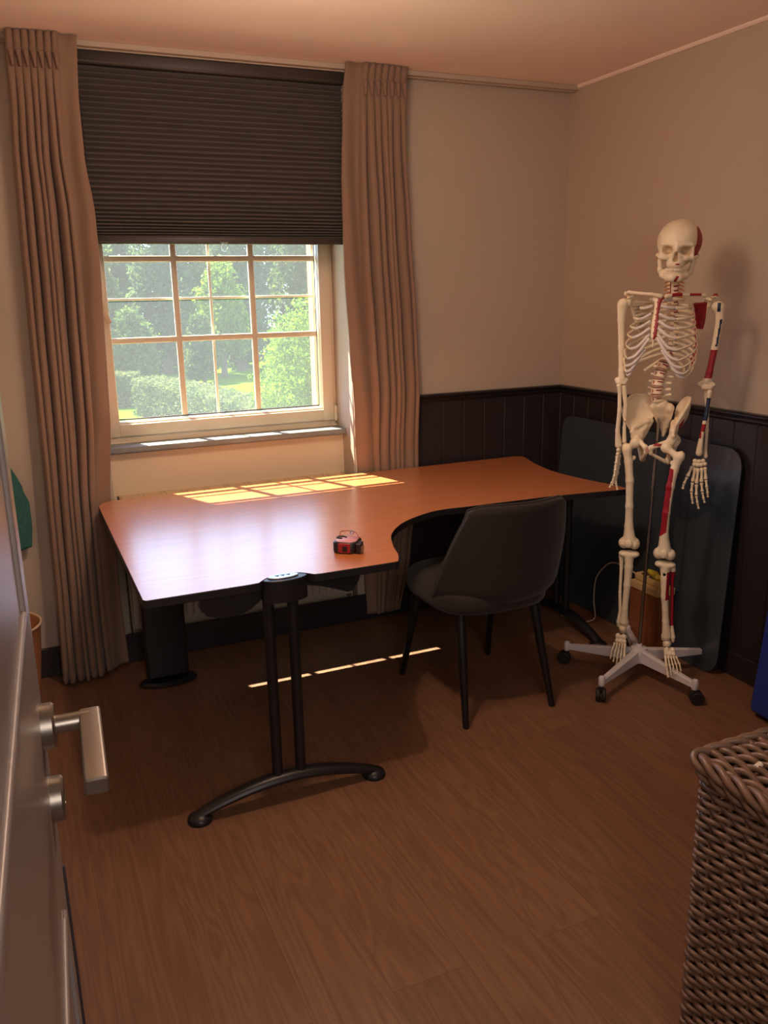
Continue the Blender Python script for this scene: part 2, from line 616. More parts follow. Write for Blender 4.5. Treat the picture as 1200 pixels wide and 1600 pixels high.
# ================================================================ SETTING
H = 2.4
XL, YF = -2.86, -3.36            # left wall, wall with the doorway
NX0, NX1 = -2.18, -1.12          # window niche
b_ = MB().box((XL - .1, YF - 2.0, -.1), (.1, .42, 0))
struct(b_.build('floor', 'floor_wood', smooth=False))
b_ = MB().box((XL - .1, YF - 2.0, H), (.1, .42, H + .1))
struct(b_.build('ceiling', 'ceiling_paint', smooth=False))
b_ = MB()
b_.box((XL - .1, 0, 0), (NX0, .42, H)).box((NX1, 0, 0), (.1, .42, H))
b_.box((NX0, .13, 0), (NX1, .42, .88), 1)
b_.box((NX0, .20, 1.975), (NX1, .42, H))
b_.box((NX0, .27, .885), (NX0 + .03, .42, 1.98), 2).box((NX1 - .045, .27, .885), (NX1, .42, 1.98), 2)
struct(b_.build('wall_back', ['wall_paint', 'niche_paint', 'brick_outside'], smooth=False))
b_ = MB().box((0, YF - .1, 0), (.1, 0, H))
struct(b_.build('wall_right', 'wall_paint', smooth=False))
b_ = MB().box((XL - .1, YF - .1, 0), (XL, 0, H))
struct(b_.build('wall_left', 'wall_paint', smooth=False))
DX0, DX1 = -2.76, -1.50
b_ = MB().box((XL, YF - .1, 0), (DX0, YF, H)).box((DX1, YF - .1, 0), (0, YF, H)).box((DX0, YF - .1, 2.12), (DX1, YF, H))
struct(b_.build('wall_front', 'wall_paint', smooth=False))
b_ = MB().box((XL - .1, YF - 2.0, 0), (XL, YF - .1, H)).box((.0, YF - 2.0, 0), (.1, YF - .1, H)).box((XL - .1, YF - 2.1, 0), (.1, YF - 2.0, H))
struct(b_.build('wall_hall', 'wall_paint', smooth=False))

# black wainscot with grooved boards and a moulded rail
def wainscot(name, along, a0, a1, pitch, off):
    m = MB()
    n = int((a1 - a0) / pitch) + 2
    for k in range(n):
        s0 = max(a0, off + k * pitch + .0025); s1 = min(a1, off + (k + 1) * pitch - .0025)
        if s1 - s0 < .004: continue
        if along == 'x': m.rbox((s0, -.012, .1), (s1, 0, 1.022), .003, axis='z', n=1)
        else: m.rbox((-.012, s0, .1), (0, s1, 1.022), .003, axis='z', n=1)
    if along == 'x': m.box((a0, -.008, .1), (a1, 0, 1.02))
    else: m.box((-.008, a0, .1), (0, a1, 1.02))
    return struct(m.build(name, 'panel_black', smooth=False))
wainscot('trim_1', 'x', -1.05, 0, .112, -1.12)
wainscot('trim_2', 'y', YF, 0, .112, YF - .02)
prof = [(0, 1.012), (.014, 1.012), (.016, 1.018), (.020, 1.021), (.021, 1.027), (.017, 1.031), (.020, 1.036), (.026, 1.040), (.027, 1.046), (.024, 1.0515), (0, 1.0525)]
m = MB().prism([(-d, z) for d, z in prof], -1.05, 0, 'x')
o = m.build('trim_3', 'rail_black', smooth=False); recalc(o); struct(o)
m = MB().prism([(z, -d) for d, z in prof], YF, 0, 'y')
o = m.build('trim_4', 'rail_black', smooth=False); recalc(o); struct(o)
m = MB().rbox((XL, -.016, 0), (0, 0, .125), .003, axis='x', n=1)
struct(m.build('baseboard_back', 'panel_black', smooth=False))
m = MB().rbox((-.016, YF, 0), (0, 0, .10), .003, axis='y', n=1)
struct(m.build('baseboard_right', 'panel_black', smooth=False))
m = MB().rbox((XL, YF, 0), (XL + .016, 0, .125), .003, axis='y', n=1)
struct(m.build('baseboard_left', 'panel_black', smooth=False))

m = MB().prism([(H - .012, 0), (H - .012, -.008), (H - .006, -.014), (H, -.016), (H, 0)], YF, 0, 'y')
o = m.build('trim_6', 'ceiling_paint', smooth=False); recalc(o); struct(o)
# ---- window
win = bpy.data.objects.new('window_1', None); C.objects.link(win); struct(win)
win.location = (-1.65, .20, .92)
def P(o):
    o.matrix_parent_inverse = win.matrix_basis.inverted(); return o
GX0, GX1, GZ0, GZ1 = -2.118, -1.190, 1.005, 1.895
def frame(m, x0, x1, z0, z1, w, y0, y1):
    m.rbox((x0, y0, z0), (x0 + w, y1, z1), .004, axis='z', n=2).rbox((x1 - w, y0, z0), (x1, y1, z1), .004, axis='z', n=2)
    m.rbox((x0 + w, y0, z0), (x1 - w, y1, z0 + w), .004, axis='x', n=2).rbox((x0 + w, y0, z1 - w), (x1 - w, y1, z1), .004, axis='x', n=2)
m = MB(); frame(m, NX0, NX1, .91, 1.975, .03, .205, .28)
m.box((NX0, .20, .875), (NX1, .285, .915))
P(m.build('window_frame', 'white_plastic', win, angle=50))
m = MB(); frame(m, NX0 + .022, NX1 - .016, .937, 1.962, .052, .195, .25)
frame(m, NX0 + .050, NX1 - .048, .975, 1.925, .022, .21, .262)
sash = P(m.build('window_sash', 'white_plastic', win, angle=50))
m = MB(); frame(m, GX0 - .004, GX1 + .004, GZ0 - .004, GZ1 + .004, .006, .2445, .252)
P(m.build('glazing_gasket', 'brown_gasket', win, smooth=False))
for k, x in enumerate((-1.818, -1.482)):
    m = MB().rbox((x - .0125, .246, GZ0 - .004), (x + .0125, .270, GZ1), .006, axis='z', n=3)
    P(m.build('muntin', 'white_plastic', win))
for z in (1.335, 1.668):
    m = MB().rbox((GX0, .247, z - .0125), (GX1, .269, z + .0125), .006, axis='x', n=3)
    P(m.build('muntin', 'white_plastic', win))
m = MB().add([(GX0 - .005, .257, GZ0 - .005), (GX1 + .005, .257, GZ0 - .005), (GX1 + .005, .257, GZ1 + .005), (GX0 - .005, .257, GZ1 + .005)], [(0, 1, 2, 3)])
P(m.build('window_pane', 'window_glass', win, smooth=False))
# insect screen with a thin cross bar, outside the sash
m = MB(); frame(m, NX0 + .032, NX1 - .047, .935, 1.965, .02, .296, .306)
m.rbox((-1.664, .294, .95), (-1.652, .306, 1.96), .003, axis='z', n=2)
m.rbox((GX0 - .03, .293, 1.4985), (GX1 + .03, .305, 1.5095), .003, axis='x', n=2)
m.rbox((GX0 - .03, .293, 1.826), (GX1 + .03, .305, 1.837), .003, axis='x', n=2)
P(m.build('screen_frame', 'white_plastic', win))
m = MB().add([(GX0 - .02, .301, .95), (GX1 + .02, .301, .95), (GX1 + .02, .301, 1.955), (GX0 - .02, .301, 1.955)], [(0, 1, 2, 3)])
P(m.build('screen_mesh', 'insect_mesh', win, smooth=False))
# hinge and handle
m = MB().tube([(NX1 - .010, .190, .935), (NX1 - .010, .190, .962)], .007, 10).tube([(NX1 - .010, .190, .964), (NX1 - .010, .190, 1.005)], .0065, 10)
m.box((NX1 - .016, .190, .94), (NX1 - .001, .20, 1.0))
P(m.build('hinge', 'white_plastic', win))
m = MB().rbox((NX0 + .034, .184, 1.42), (NX0 + .058, .196, 1.50), .01, axis='y').tube([(NX0 + .046, .19, 1.462), (NX0 + .046, .15, 1.462)], .009, 10)
m.tube([(NX0 + .046, .152, 1.462), (NX0 + .058, .150, 1.435), (NX0 + .068, .150, 1.413)], [.010, .010, .009], 10, flat=.8)
P(m.build('window_handle', 'curtain_lining', win))

m = MB().rbox((NX0, .086, .886), (NX1, .205, .91), .004, axis='x', n=3)
m.box((NX0, .10, .880), (NX1, .205, .89))
tag(struct(m.build('trim_5', 'slate', angle=50)))

# ---- radiator in the niche under the sill
rad = thing('radiator', 'cream panel radiator with a slotted top, in the niche under the window', 'radiator', (-1.65, .08, .12))
RX0, RX1 = NX0 + .03, NX1 - .02
def loc(o, t):
    o.matrix_parent_inverse = t.matrix_basis.inverted(); return o
m = MB()
n = 31; pitch = (RX1 - RX0) / n
pts = []
for i in range(n):
    x = RX0 + i * pitch
    pts += [(x, .040), (x + pitch * .18, .030), (x + pitch * .82, .030)]
pts += [(RX1, .040)]
for i in range(len(pts) - 1):
    (xa, ya), (xb, yb) = pts[i], pts[i + 1]
    raised = ya == .030 and yb == .030
    zt = .655
    m.add([(xa, ya, .15), (xb, yb, .15), (xb, yb, zt), (xa, ya, zt)], [(0, 1, 2, 3)])
    if raised:
        m.add([(xa, ya, zt), (xb, yb, zt), (xb + pitch * .1, .040, zt + .008), (xa - pitch * .1, .040, zt + .008)], [(0, 1, 2, 3)])
m.box((RX0, .039, .125), (RX1, .048, .69))
loc(m.build('front_panel', 'radiator_white', rad, smooth=False), rad)
m = MB().box((RX0, .108, .125), (RX1, .118, .69))
loc(m.build('rear_panel', 'radiator_white', rad, smooth=False), rad)
for xa, xb in ((RX0 - .004, RX0), (RX1, RX1 + .004)):
    m = MB().rbox((xa, .027, .10), (xb, .120, .70), .001, axis='z', n=1)
    loc(m.build('side_panel', 'radiator_white', rad, smooth=False), rad)
m = MB().box((RX0 - .004, .025, .690), (RX1 + .004, .129, .700))
x = RX0 + .006
while x < RX1 - .08:
    m.box((x, .036, .700), (x + .078, .040, .703)).box((x, .114, .700), (x + .078, .118, .703)).box((x, .040, .700), (x + .004, .114, .703)).box((x + .074, .040, .700), (x + .078, .114, .703))
    x += .092
loc(m.build('top_grille', 'grille_cream', rad, smooth=False), rad)

# ---- pleated blind and curtain rail
bl = thing('pleated_blind', 'dark brown pleated blind pulled halfway down over the window', 'blind', (-1.65, -.02, 2.38))
m = MB().rbox((-2.165, -.045, 2.330), (-1.135, -.002, 2.3755), .006, axis='x', n=3)
m.box((-2.165, -.047, 2.336), (-1.135, -.045, 2.340))
loc(m.build('head_rail', 'blind_rail', bl, angle=50), bl)
zs = [2.333]
while zs[-1] > 1.748:
    t = (2.34 - zs[-1]) / .6
    zs.append(zs[-1] - (.0195 - .011 * max(0, (t - .72) / .28) ** 1.3))
m = MB()
vs = []; 
for i, z in enumerate(zs):
    zn = zs[i + 1] if i + 1 < len(zs) else z - .008
    zm = (z + zn) / 2
    sag = random.Random(i).uniform(-.0012, .0012)
    vs += [(-.015 + sag, z), (-.029 + sag, zm + .002), (-.030 + sag, zm - .001)]
vs.append((-.012, zs[-1] - .009))
nx = 24
def blf(a, b):
    y, z = vs[int(round(b * (len(vs) - 1)))]
    x = -2.160 + 1.02 * a
    return (x, y + .0012 * math.sin(x * 17 + z * 31), z + .0008 * math.sin(x * 9 + z * 50))
m.grid(blf, nx, len(vs) - 1)
def blb(a, b):
    y, z = vs[int(round(b * (len(vs) - 1)))]
    return (-2.160 + 1.02 * a, -(y + .012) * .8 - .010, z)
m.grid(blb, 1, len(vs) - 1, flip=True)
loc(m.build('pleated_cloth', 'blind_cloth', bl, smooth=False), bl)
m = MB().rbox((-2.163, -.036, 1.712), (-1.137, -.004, 1.740), .005, axis='x', n=3).box((-2.163, -.038, 1.716), (-1.137, -.036, 1.7185))
loc(m.build('bottom_rail', 'blind_rail', bl, angle=50), bl)
glass_mat('clear_clip', .35, (.95, .97, 1, 1))
m = MB().box((-1.682, -.044, 1.714), (-1.652, -.036, 1.720)).tube([(-1.667 + .011 * math.cos(t), -.04, 1.699 + .016 * math.sin(t)) for t in [2 * PI * k / 16 for k in range(16)]], .0028, 6, closed=True)
loc(m.build('pull_grip', 'clear_clip', bl), bl)
m = MB().rbox((-2.60, -.072, 2.380), (-.002, -.003, 2.3995), .003, axis='x', n=2)
m.box((-2.60, -.045, 2.376), (-.002, -.034, 2.381))
tag(m.build('curtain_rail', 'wall_paint', smooth=False), 'white curtain rail running along the ceiling above the window', 'curtain rail')

def interp(tab, z):
    for (z0, a), (z1, b) in zip(tab, tab[1:]):
        if z <= z0 and z >= z1:
            t = (z0 - z) / (z0 - z1)
            t = t * t * (3 - 2 * t) * .5 + t * .5
            return a + (b - a) * t
    return tab[0][1] if z > tab[0][0] else tab[-1][1]
def curtain(name, label, xw, xo, yc, nf, ztop, zbot, seed, amp, limit=None):
    """xw: x of the window-side edge by height, xo: of the outer edge"""
    rnd = random.Random(seed)
    jit = [rnd.uniform(-.35, .35) for _ in range(nf + 2)]
    am = [rnd.uniform(.6, 1.25) for _ in range(nf + 2)]
    cum = [0.0]
    for _ in range(nf): cum.append(cum[-1] + rnd.uniform(.45, 1.8))
    cum = [c / cum[-1] for c in cum]
    ph = [rnd.uniform(0, 6) for _ in range(nf + 2)]
    t = thing(name, label, 'curtain', ((interp(xw, 1) + interp(xo, 1)) / 2, -.05, zbot), 0)
    def pt(u, v, thick=0.0):
        z = ztop + (zbot - ztop) * v
        flat = .26
        a, b = interp(xw, z), interp(xo, z)
        dz = ztop - z
        if dz < .075: A = .006 + .020 * (1 - dz / .075)
        elif dz < .095: A = .006
        else: A = .006 + (amp - .006) * min(1, (dz - .095) / .30) ** .7
        if u < flat:
            w = u / flat
            y = yc(z, w * .3) + A * (.25 * math.sin(w * PI * 1.6 + 1.8 * z) - .3)
            xx = a + (b - a) * u
            if u == 0: y += .006
        else:
            w = (u - flat) / (1 - flat)
            mixz = min(1, dz / .5)
            k = 0
            cz = [c * mixz + (i / nf) * (1 - mixz) for i, c in enumerate(cum)]
            while k < nf - 1 and w > cz[k + 1]: k += 1
            q = (w - cz[k]) / (cz[k + 1] - cz[k])
            wob = .16 * math.sin(1.7 * z + ph[k]) * (min(1, dz / .6))
            q2 = min(1, max(0, q + wob * math.sin(PI * q)))
            aa = am[k] * (1 - q) + am[k + 1] * q
            c = 2 * abs(math.sin(PI * q2)) ** .75 - 1
            y = yc(z, .3 + .7 * w) - A * aa * c * .9 - .3 * A * (1 - w)
            xx = a + (b - a) * (u + .32 * (1 - flat) / nf * math.sin(2 * PI * q2) * -.45)
            if .088 < dz < .115 :
                y += .004 * c
        if z < .12:
            y += .010 * math.sin(u * 31 + seed) * (1 - z / .12)
        if limit: y = limit(xx, y, z)
        y -= .058 * max(0, 1 - dz / .40) ** 1.2
        return (xx, min(y, -.006) - thick, z)
    nv = 110
    m = MB().grid(lambda u, v: pt(u, v), nf * 26, nv, flip=b_flip(xw, xo))
    o = m.build('curtain_cloth', 'curtain_cloth', t, angle=180)
    sm = o.modifiers.new('thickness', 'SOLIDIFY'); sm.thickness = .0025; sm.offset = 0
    loc(o, t)
    # pinch pleats: small stitched cups under the heading
    for k in range(nf):
        u = .26 + .74 * (k + .5) / nf
        x, y, z = pt(u, .085 / (ztop - zbot))
        mm = MB()
        hw = abs(xo[0][1] - xw[0][1]) * .74 / nf * .46
        def cup(a, b, x=x, y=y, z=z, hw=hw):
            w_ = hw * (1 - .85 * b ** .8)
            t_ = (a - .5) * 2
            return (x + t_ * w_ + .004 * b, y - .004 - .016 * math.cos(t_ * PI / 2) * (1 - .6 * b), z + .026 - .050 * b + .007 * t_ * t_ * (1 - b))
        mm.grid(cup, 10, 8)
        q = mm.build('pinch_pleat', 'curtain_cloth', t, angle=180)
        so = q.modifiers.new('thickness', 'SOLIDIFY'); so.thickness = .0025
        loc(q, t)
    return t
def b_flip(xw, xo): return xw[0][1] > xo[0][1]
def squeeze(y, z):
    w = min(1, max(0, (1.15 - z) / .38)); w = w * w * (3 - 2 * w)
    return y * (1 - w) + w * max(-.050, -.006 + (y + .006) * .48)
def lim(x, y, z):
    w = min(1, max(0, (x + 2.33) / .12))
    return y * (1 - w) + squeeze(y, z) * w
curtain('curtain', 'taupe curtain hanging on the left of the window, spreading onto the floor', 
        [(2.39, -2.162), (2.2, -2.171), (2.0, -2.169), (1.82, -2.152), (1.62, -2.152), (1.38, -2.160), (1.05, -2.170), (.73, -2.196), (.3, -2.20), (.0, -2.19)],
        [(2.39, -2.392), (2.2, -2.396), (2.0, -2.408), (1.66, -2.419), (1.3, -2.428), (.96, -2.433), (.45, -2.443), (.0, -2.458)],
        lambda z, w: -.062 - .055 * w * max(0, 1 - z / 1.6), 7, 2.396, .012, 3, .044, lim)
curtain('curtain', 'taupe curtain hanging on the right of the window, behind the desk',
        [(2.39, -1.152), (2.26, -1.158), (1.92, -1.164), (1.61, -1.162), (1.24, -1.143), (.98, -1.126), (.72, -1.118), (.0, -1.085)],
        [(2.39, -.880), (2.18, -.872), (1.8, -.852), (1.39, -.828), (1.05, -.815), (.7, -.812), (.3, -.86), (.0, -.92)],
        lambda z, w: -.046, 7, 2.396, .03, 8, .044, lambda x, y, z: squeeze(y, z))

# ================================================================ GARDEN
b_ = MB()
b_.grid(lambda a, b: (-30 + 90 * a, 1.5 + 118 * b, -3.2 + .12 * math.sin(a * 30) * math.sin(b * 22)), 40, 60, flip=False)
o = b_.build('lawn', 'lawn'); recalc(o); struct(o)
if o.data.polygons[0].normal.z < 0: o.data.flip_normals()

def leaves(m, pts_fn, n, size, seed, nrm=None):
    rnd = np.random.default_rng(seed)
    c = pts_fn(rnd, n)
    a = rnd.normal(size=(n, 3)); a /= np.linalg.norm(a, axis=1)[:, None]
    b = rnd.normal(size=(n, 3)); b -= a * (a * b).sum(1)[:, None]; b /= np.linalg.norm(b, axis=1)[:, None]
    s = size * rnd.uniform(.6, 1.3, n)[:, None]
    vs = np.stack([c - a * s, c + b * s * .5, c + a * s, c - b * s * .5], 1).reshape(-1, 3)
    m.add(vs.tolist(), [(4 * i, 4 * i + 1, 4 * i + 2, 4 * i + 3) for i in range(n)])
def crown_pts(blobs):
    def fn(rnd, n):
        w = np.array([b[1][0] * b[1][2] for b in blobs]); w = w / w.sum()
        k = rnd.choice(len(blobs), n, p=w)
        d = rnd.normal(size=(n, 3)); d /= np.linalg.norm(d, axis=1)[:, None]
        rr = rnd.uniform(.55, 1.0, n) ** .5
        bump = 1 + .18 * np.sin(d[:, 0] * 7 + k) * np.sin(d[:, 1] * 6 + 2 * k) + .12 * np.sin(d[:, 2] * 11 + k)
        cc = np.array([b[0] for b in blobs])[k]; rad_ = np.array([b[1] for b in blobs])[k]
        return cc + d * rad_ * (rr * bump)[:, None]
    return fn
def tree(label, x, y, h, rad_, n, size, ma, seed, group=None, base=-3.2, name='tree', low=.25):
    t = thing(name, label, 'tree', (x, y, base), 0, group)
    rnd = random.Random(seed)
    blobs = []
    nb = 9
    for i in range(nb):
        f_ = i / (nb - 1)
        z = h * (low + (1 - low) * (.15 + .75 * f_))
        rr = rad_ * (1 - .55 * abs(f_ - .35)) * .62
        a = rnd.uniform(0, 2 * PI); dd = rad_ * .5 * (1 - f_ * .7)
        blobs.append(((dd * math.cos(a), dd * math.sin(a), z), (rr, rr, h * (1 - low) * .17)))
    blobs.append(((0, 0, h * (low + (1 - low) * .47)), (rad_ * .8, rad_ * .8, h * (1 - low) * .46)))
    m = MB(); leaves(m, crown_pts(blobs), n, size, seed)
    m.build('crown', ma, t, smooth=False)
    m = MB().tube([(0, 0, 0), (.1, 0, h * .3), (0, .1, h * .7)], [h * .03, h * .022, h * .008], 8)
    m.build('trunk', 'bark', t)
    return t
GB = 'trees along the far edge of the garden'
tid = 0
for (x, y, h, rr, ma, lab) in [
    (4.6, 55, 12, 1.1, 'leaf_dark', 'slender dark tree filling the gap in the wood behind the left panes'),
    (2.2, 50, 11, 2.3, 'leaf_mid', 'tree of the far wood beside the left curtain, lit yellow green'),
    (6.9, 51, 12, 2.2, 'leaf_dark', 'dark tree of the far wood seen through the upper left panes'),
    (11.3, 50, 11, 2.1, 'leaf_dark', 'dark tree of the far wood just left of the second glazing bar'),
    (15.6, 51, 12, 2.2, 'leaf_mid', 'tall tree of the far wood behind the upper right panes'),
    (20.2, 50, 12, 2.2, 'leaf_dark', 'tree of the far wood next to the right window frame'),
    (4.4, 59, 15, 2.6, 'leaf_dark', 'grey green tree in the second row of the wood, upper left panes'),
    (9.6, 60, 16, 2.4, 'leaf_mid', 'tall grey green tree in the second row, behind the middle panes'),
    (15.2, 60, 15, 2.4, 'leaf_dark', 'hazy tree in the second row of the wood, left of the right panes centre'),
    (20.6, 59, 15, 2.7, 'leaf_dark', 'hazy tree in the second row of the wood by the right window edge'),
    (7.4, 70, 19, 3.2, 'leaf_dark', 'tallest faint tree at the back of the wood, left half of window'),
    (14.2, 72, 19, 3.2, 'leaf_dark', 'tallest faint tree at the back of the wood, middle of window'),
    (21.5, 70, 19, 3.2, 'leaf_dark', 'tallest faint tree at the back of the wood, right half of window')]:
    tid += 1
    tree(lab, x, y, h, rr, 6500, .21, ma, tid, GB, low=.0)
tree('round mid green tree on the lawn seen through the middle panes', 9.2, 46, 6.5, 1.9, 7500, .13, 'leaf_bright', 31, low=.2)
tree('yellow green leafy tree close to the house, behind the right panes', 3.95, 15.5, 4.5, 1.45, 15000, .05, 'leaf_bright', 32, low=.12)
tree('dark green bush left of the lawn behind the hedge', 3.6, 42, 4.0, 1.5, 5000, .14, 'leaf_mid', 33, low=.05, name='bush')
tree('olive green bush behind the hedge, by the lawn', 7.6, 44, 3.6, 1.2, 4500, .14, 'leaf_mid', 34, low=.05, name='bush')
tree('tall narrow tree at the left edge of the window view', 1.2, 44, 8.5, 1.2, 5200, .13, 'leaf_mid', 35, low=.05)
def hedge(label, pts, w, h, n, size, seed):
    t = thing('hedge', label, 'hedge', (pts[0][0], pts[0][1], -3.2))
    P0 = np.array(pts, float)
    def fn(rnd, n):
        seg = rnd.integers(0, len(P0) - 1, n) if len(P0) > 2 else np.zeros(n, int)
        u = rnd.uniform(0, 1, n)[:, None]
        c = P0[seg] * (1 - u) + P0[seg + 1] * u
        d = P0[seg + 1] - P0[seg]; d /= np.linalg.norm(d, axis=1)[:, None]
        nn = np.stack([-d[:, 1], d[:, 0]], 1)
        s = rnd.uniform(-1, 1, n); z = rnd.uniform(0, 1, n)
        face = rnd.integers(0, 3, n)
        s = np.where(face == 0, -1, np.where(face == 1, 1, s)) + rnd.normal(size=n) * .08
        z = np.where(face == 2, 1, z) + rnd.normal(size=n) * .03
        xy = c + nn * (s * w / 2)[:, None]
        return np.column_stack([xy - P0[0], z * h])
    m = MB(); leaves(m, fn, n, size, seed)
    m.build('hedge_foliage', 'hedge_leaf', t, smooth=False)
    for a, b in zip(pts, pts[1:]):
        d = Vector((b[0] - a[0], b[1] - a[1], 0)); L_ = d.length; ang = math.atan2(d.y, d.x)
        M_ = Matrix.Translation((a[0] - pts[0][0], a[1] - pts[0][1], 0)) @ Matrix.Rotation(ang, 4, 'Z')
        MB().box((0, -w / 2 + .1, 0), (L_, w / 2 - .1, h - .08), 0, M_).build('hedge_core', 'leaf_dark', t, smooth=False)
    return t
hedge('long clipped hedge running diagonally across the garden', [(2.75, 32.2), (3.75, 27.5), (4.7, 19.5), (4.85, 18.0)], 1.3, 1.5, 16000, .07, 5)
hedge('darker clipped hedge across the back of the small lawn', [(-3, 36.6), (2.9, 35.4)], 1.0, 1.45, 6000, .08, 6)
# ================================================================ DESK
DH = .725
desk = thing('corner_desk', 'L-shaped office desk with cherry wood top and black metal legs', 'desk', (-1.6, -.5, 0))
def D(o): return loc(o, desk)
cut_pts = spline([(-.985, -.822), (-1.128, -.822), (-1.285, -.900), (-1.395, -1.020), (-1.452, -1.155), (-1.478, -1.25), (-1.505, -1.308)], 8)
right_pts = spline([(-.272, -.868), (-.285, -.78), (-.322, -.62), (-.340, -.45), (-.318, -.28), (-.272, -.11), (-.270, -.075)], 5)
OUT = [(-2.262, -1.300), (-2.254, -1.311), (-1.965, -1.311)]
OUT += [(q[0], q[1]) for q in spline([(-1.94, -1.308), (-1.905, -1.275), (-1.86, -1.262), (-1.81, -1.272), (-1.775, -1.308)], 4)]
OUT += [(-1.75, -1.311), (-1.515, -1.311)]
OUT += [(q[0], q[1]) for q in cut_pts][::-1]
OUT += [(-.95, -.823), (-.60, -.835), (-.33, -.872), (-.285, -.876)]
OUT += [(q[0], q[1]) for q in right_pts]
OUT += [(-.285, -.062), (-.31, -.057), (-1.2, -.057), (-2.10, -.057), (-2.205, -.062), (-2.240, -.095), (-2.256, -.145)]
m = MB().prism(OUT, .7005, DH, 'z', 0, bev=.0015)
nf_ = len(OUT)
m.m = [1] * (3 * nf_) + [1, 0]
top = m.build('desktop', ['desk_wood', 'edge_black'], desk, smooth=False)
recalc(top); D(top)

def t_leg(name, M_, notch=False):
    """T leg: arched foot along local x, two poles, head plate; built at the origin"""
    e = bpy.data.objects.new(name, None); C.objects.link(e); e.parent = desk
    e.matrix_parent_inverse = desk.matrix_basis.inverted()
    e.matrix_basis = M_
    arch = [(-.285 + .57 * i / 20, 0, .020 + .058 * math.sin(PI * i / 20) ** .9) for i in range(21)]
    MB().tube(arch, [.013 + .006 * math.sin(PI * i / 20) for i in range(21)], 12, flat=1.5, up=(0, 0, 1)).build('foot_bar', 'metal_black', e)
    for s in (-1, 1):
        MB().lathe([(.036, .0), (.038, .006), (.034, .016), (.022, .024), (.010, .028), (.004, .029)], (s * .282, 0, 0), 24).build('foot_pad', 'metal_black', e)
    for x in (-.037, .037):
        MB().tube([(x, 0, .062), (x, 0, .40), (x, 0, .699)], .0165, 16).build('pole', 'metal_black', e)
    return e
leg = t_leg('leg', Matrix.Translation((-1.872, -1.275, 0)))
wing = [(-2.095, .694), (-2.105, .66), (-2.085, .632), (-2.04, .618), (-1.99, .619), (-1.955, .634), (-1.925, .656), (-1.90, .664), (-1.845, .676), (-1.79, .680), (-1.74, .668), (-1.69, .650), (-1.655, .636), (-1.636, .640), (-1.618, .668), (-1.610, .694)]
m = MB().prism([(z, x) for x, z in wing], -1.262, -1.236, 'y')
o = m.build('support_wing', 'metal_black', desk, smooth=False); recalc(o); D(o)
def ell2(cx, cy, a, b, n=28): return [(cx + a * math.cos(2 * PI * k / n), cy + b * math.sin(2 * PI * k / n)) for k in range(n)]
o = MB().prism(ell2(-1.86, -1.288, .068, .030), .655, .7235, 'z', bev=.002).build('leg_head', 'metal_black', desk); D(o)
cap = D(MB().prism(ell2(-1.862, -1.283, .046, .019), .7235, .7275, 'z', bev=.001).build('leg_cap', 'pewter', desk))
m = MB()
for k in (-1, 0, 1):
    x = -1.862 + k * .017
    m.prism([(x - .007, -1.276), (x + .007, -1.276), (x, -1.289)], .7274, .7279, 'z')
o = m.build('cap_arrows', 'plastic_black', cap, smooth=False)
o.matrix_parent_inverse = cap.matrix_basis.inverted()
leg2 = t_leg('leg', Matrix.Translation((-.30, -.475, 0)) @ Matrix.Rotation(PI / 2, 4, 'Z'))
m = MB().rbox((-2.150, -.300, .03), (-1.985, -.245, .694), .012, axis='z')
D(m.build('leg', 'metal_black', desk))
m = MB().prism(ell2(-2.068, -.285, .115, .052), 0, .022, 'z', bev=.008)
D(m.build('foot_plate', 'metal_black', desk))
for (x0, y0, x1, y1) in ((-2.18, -.62, -1.50, -.58), (-1.55, -.47, -.36, -.43)):
    D(MB().rbox((x0, y0, .662), (x1, y1, .694), .004, axis='z').build('frame_beam', 'metal_black', desk))
D(MB().rbox((-2.09, -1.24, .668), (-2.05, -.27, .694), .004, axis='z').build('frame_beam', 'metal_black', desk))

# tape measure
tp = thing('tape_measure', 'red and black tape measure lying flat on the front of the desk', 'tape measure', (-1.603, -1.135, DH), math.radians(-38))
body = [(-.040, -.022), (-.034, -.034), (-.018, -.040), (.018, -.040), (.034, -.030), (.038, -.018), (.038, .030), (.028, .038), (-.020, .040), (-.036, .032), (-.041, .012)]
MB().prism(body, 0, .036, 'z', bev=.004).build('case', 'tape_black', tp, angle=60)
MB().prism([(x * .86 + .002, y * .9) for x, y in body], .035, .0395, 'z', bev=.0015).build('side_cover', 'tape_pink', tp, angle=60)
MB().rbox((-.018, -.0425, .004), (.021, -.030, .034), .003, axis='x').build('red_panel', 'tape_red', tp)
MB().rbox((-.004, -.0435, .008), (.012, -.041, .026), .002, axis='x').build('grip', 'tape_black', tp)
m = MB().rbox((.036, -.034, .003), (.052, .004, .033), .003, axis='z')
MB.build(m, 'mouth', 'tape_black', tp)
MB().rbox((.051, -.028, .006), (.0545, -.006, .022), .001, axis='z').box((.0545, -.028, .004), (.0555, -.006, .026)).build('end_hook', 'satin_metal', tp, smooth=False)
MB().tube([(-.020 + .015 * math.cos(t), .006 + .011 * math.sin(t), .0405) for t in [PI * .1 + 1.5 * PI * k / 14 for k in range(15)]], .003, 8).build('belt_clip', 'tape_black', tp)
MB().tube(spline([(-.030, .018, .041), (-.028, .026, .054), (.0, .028, .057), (.024, .022, .052), (.036, .008, .042)], 5), .0012, 6).build('wrist_wire', 'tape_red', tp)
MB().tube([(.008 + .006 * math.cos(t), .026, .053 + .006 * math.sin(t)) for t in [2 * PI * k / 12 for k in range(12)]], .0022, 6, closed=True).build('cord_ring', 'pewter', tp)

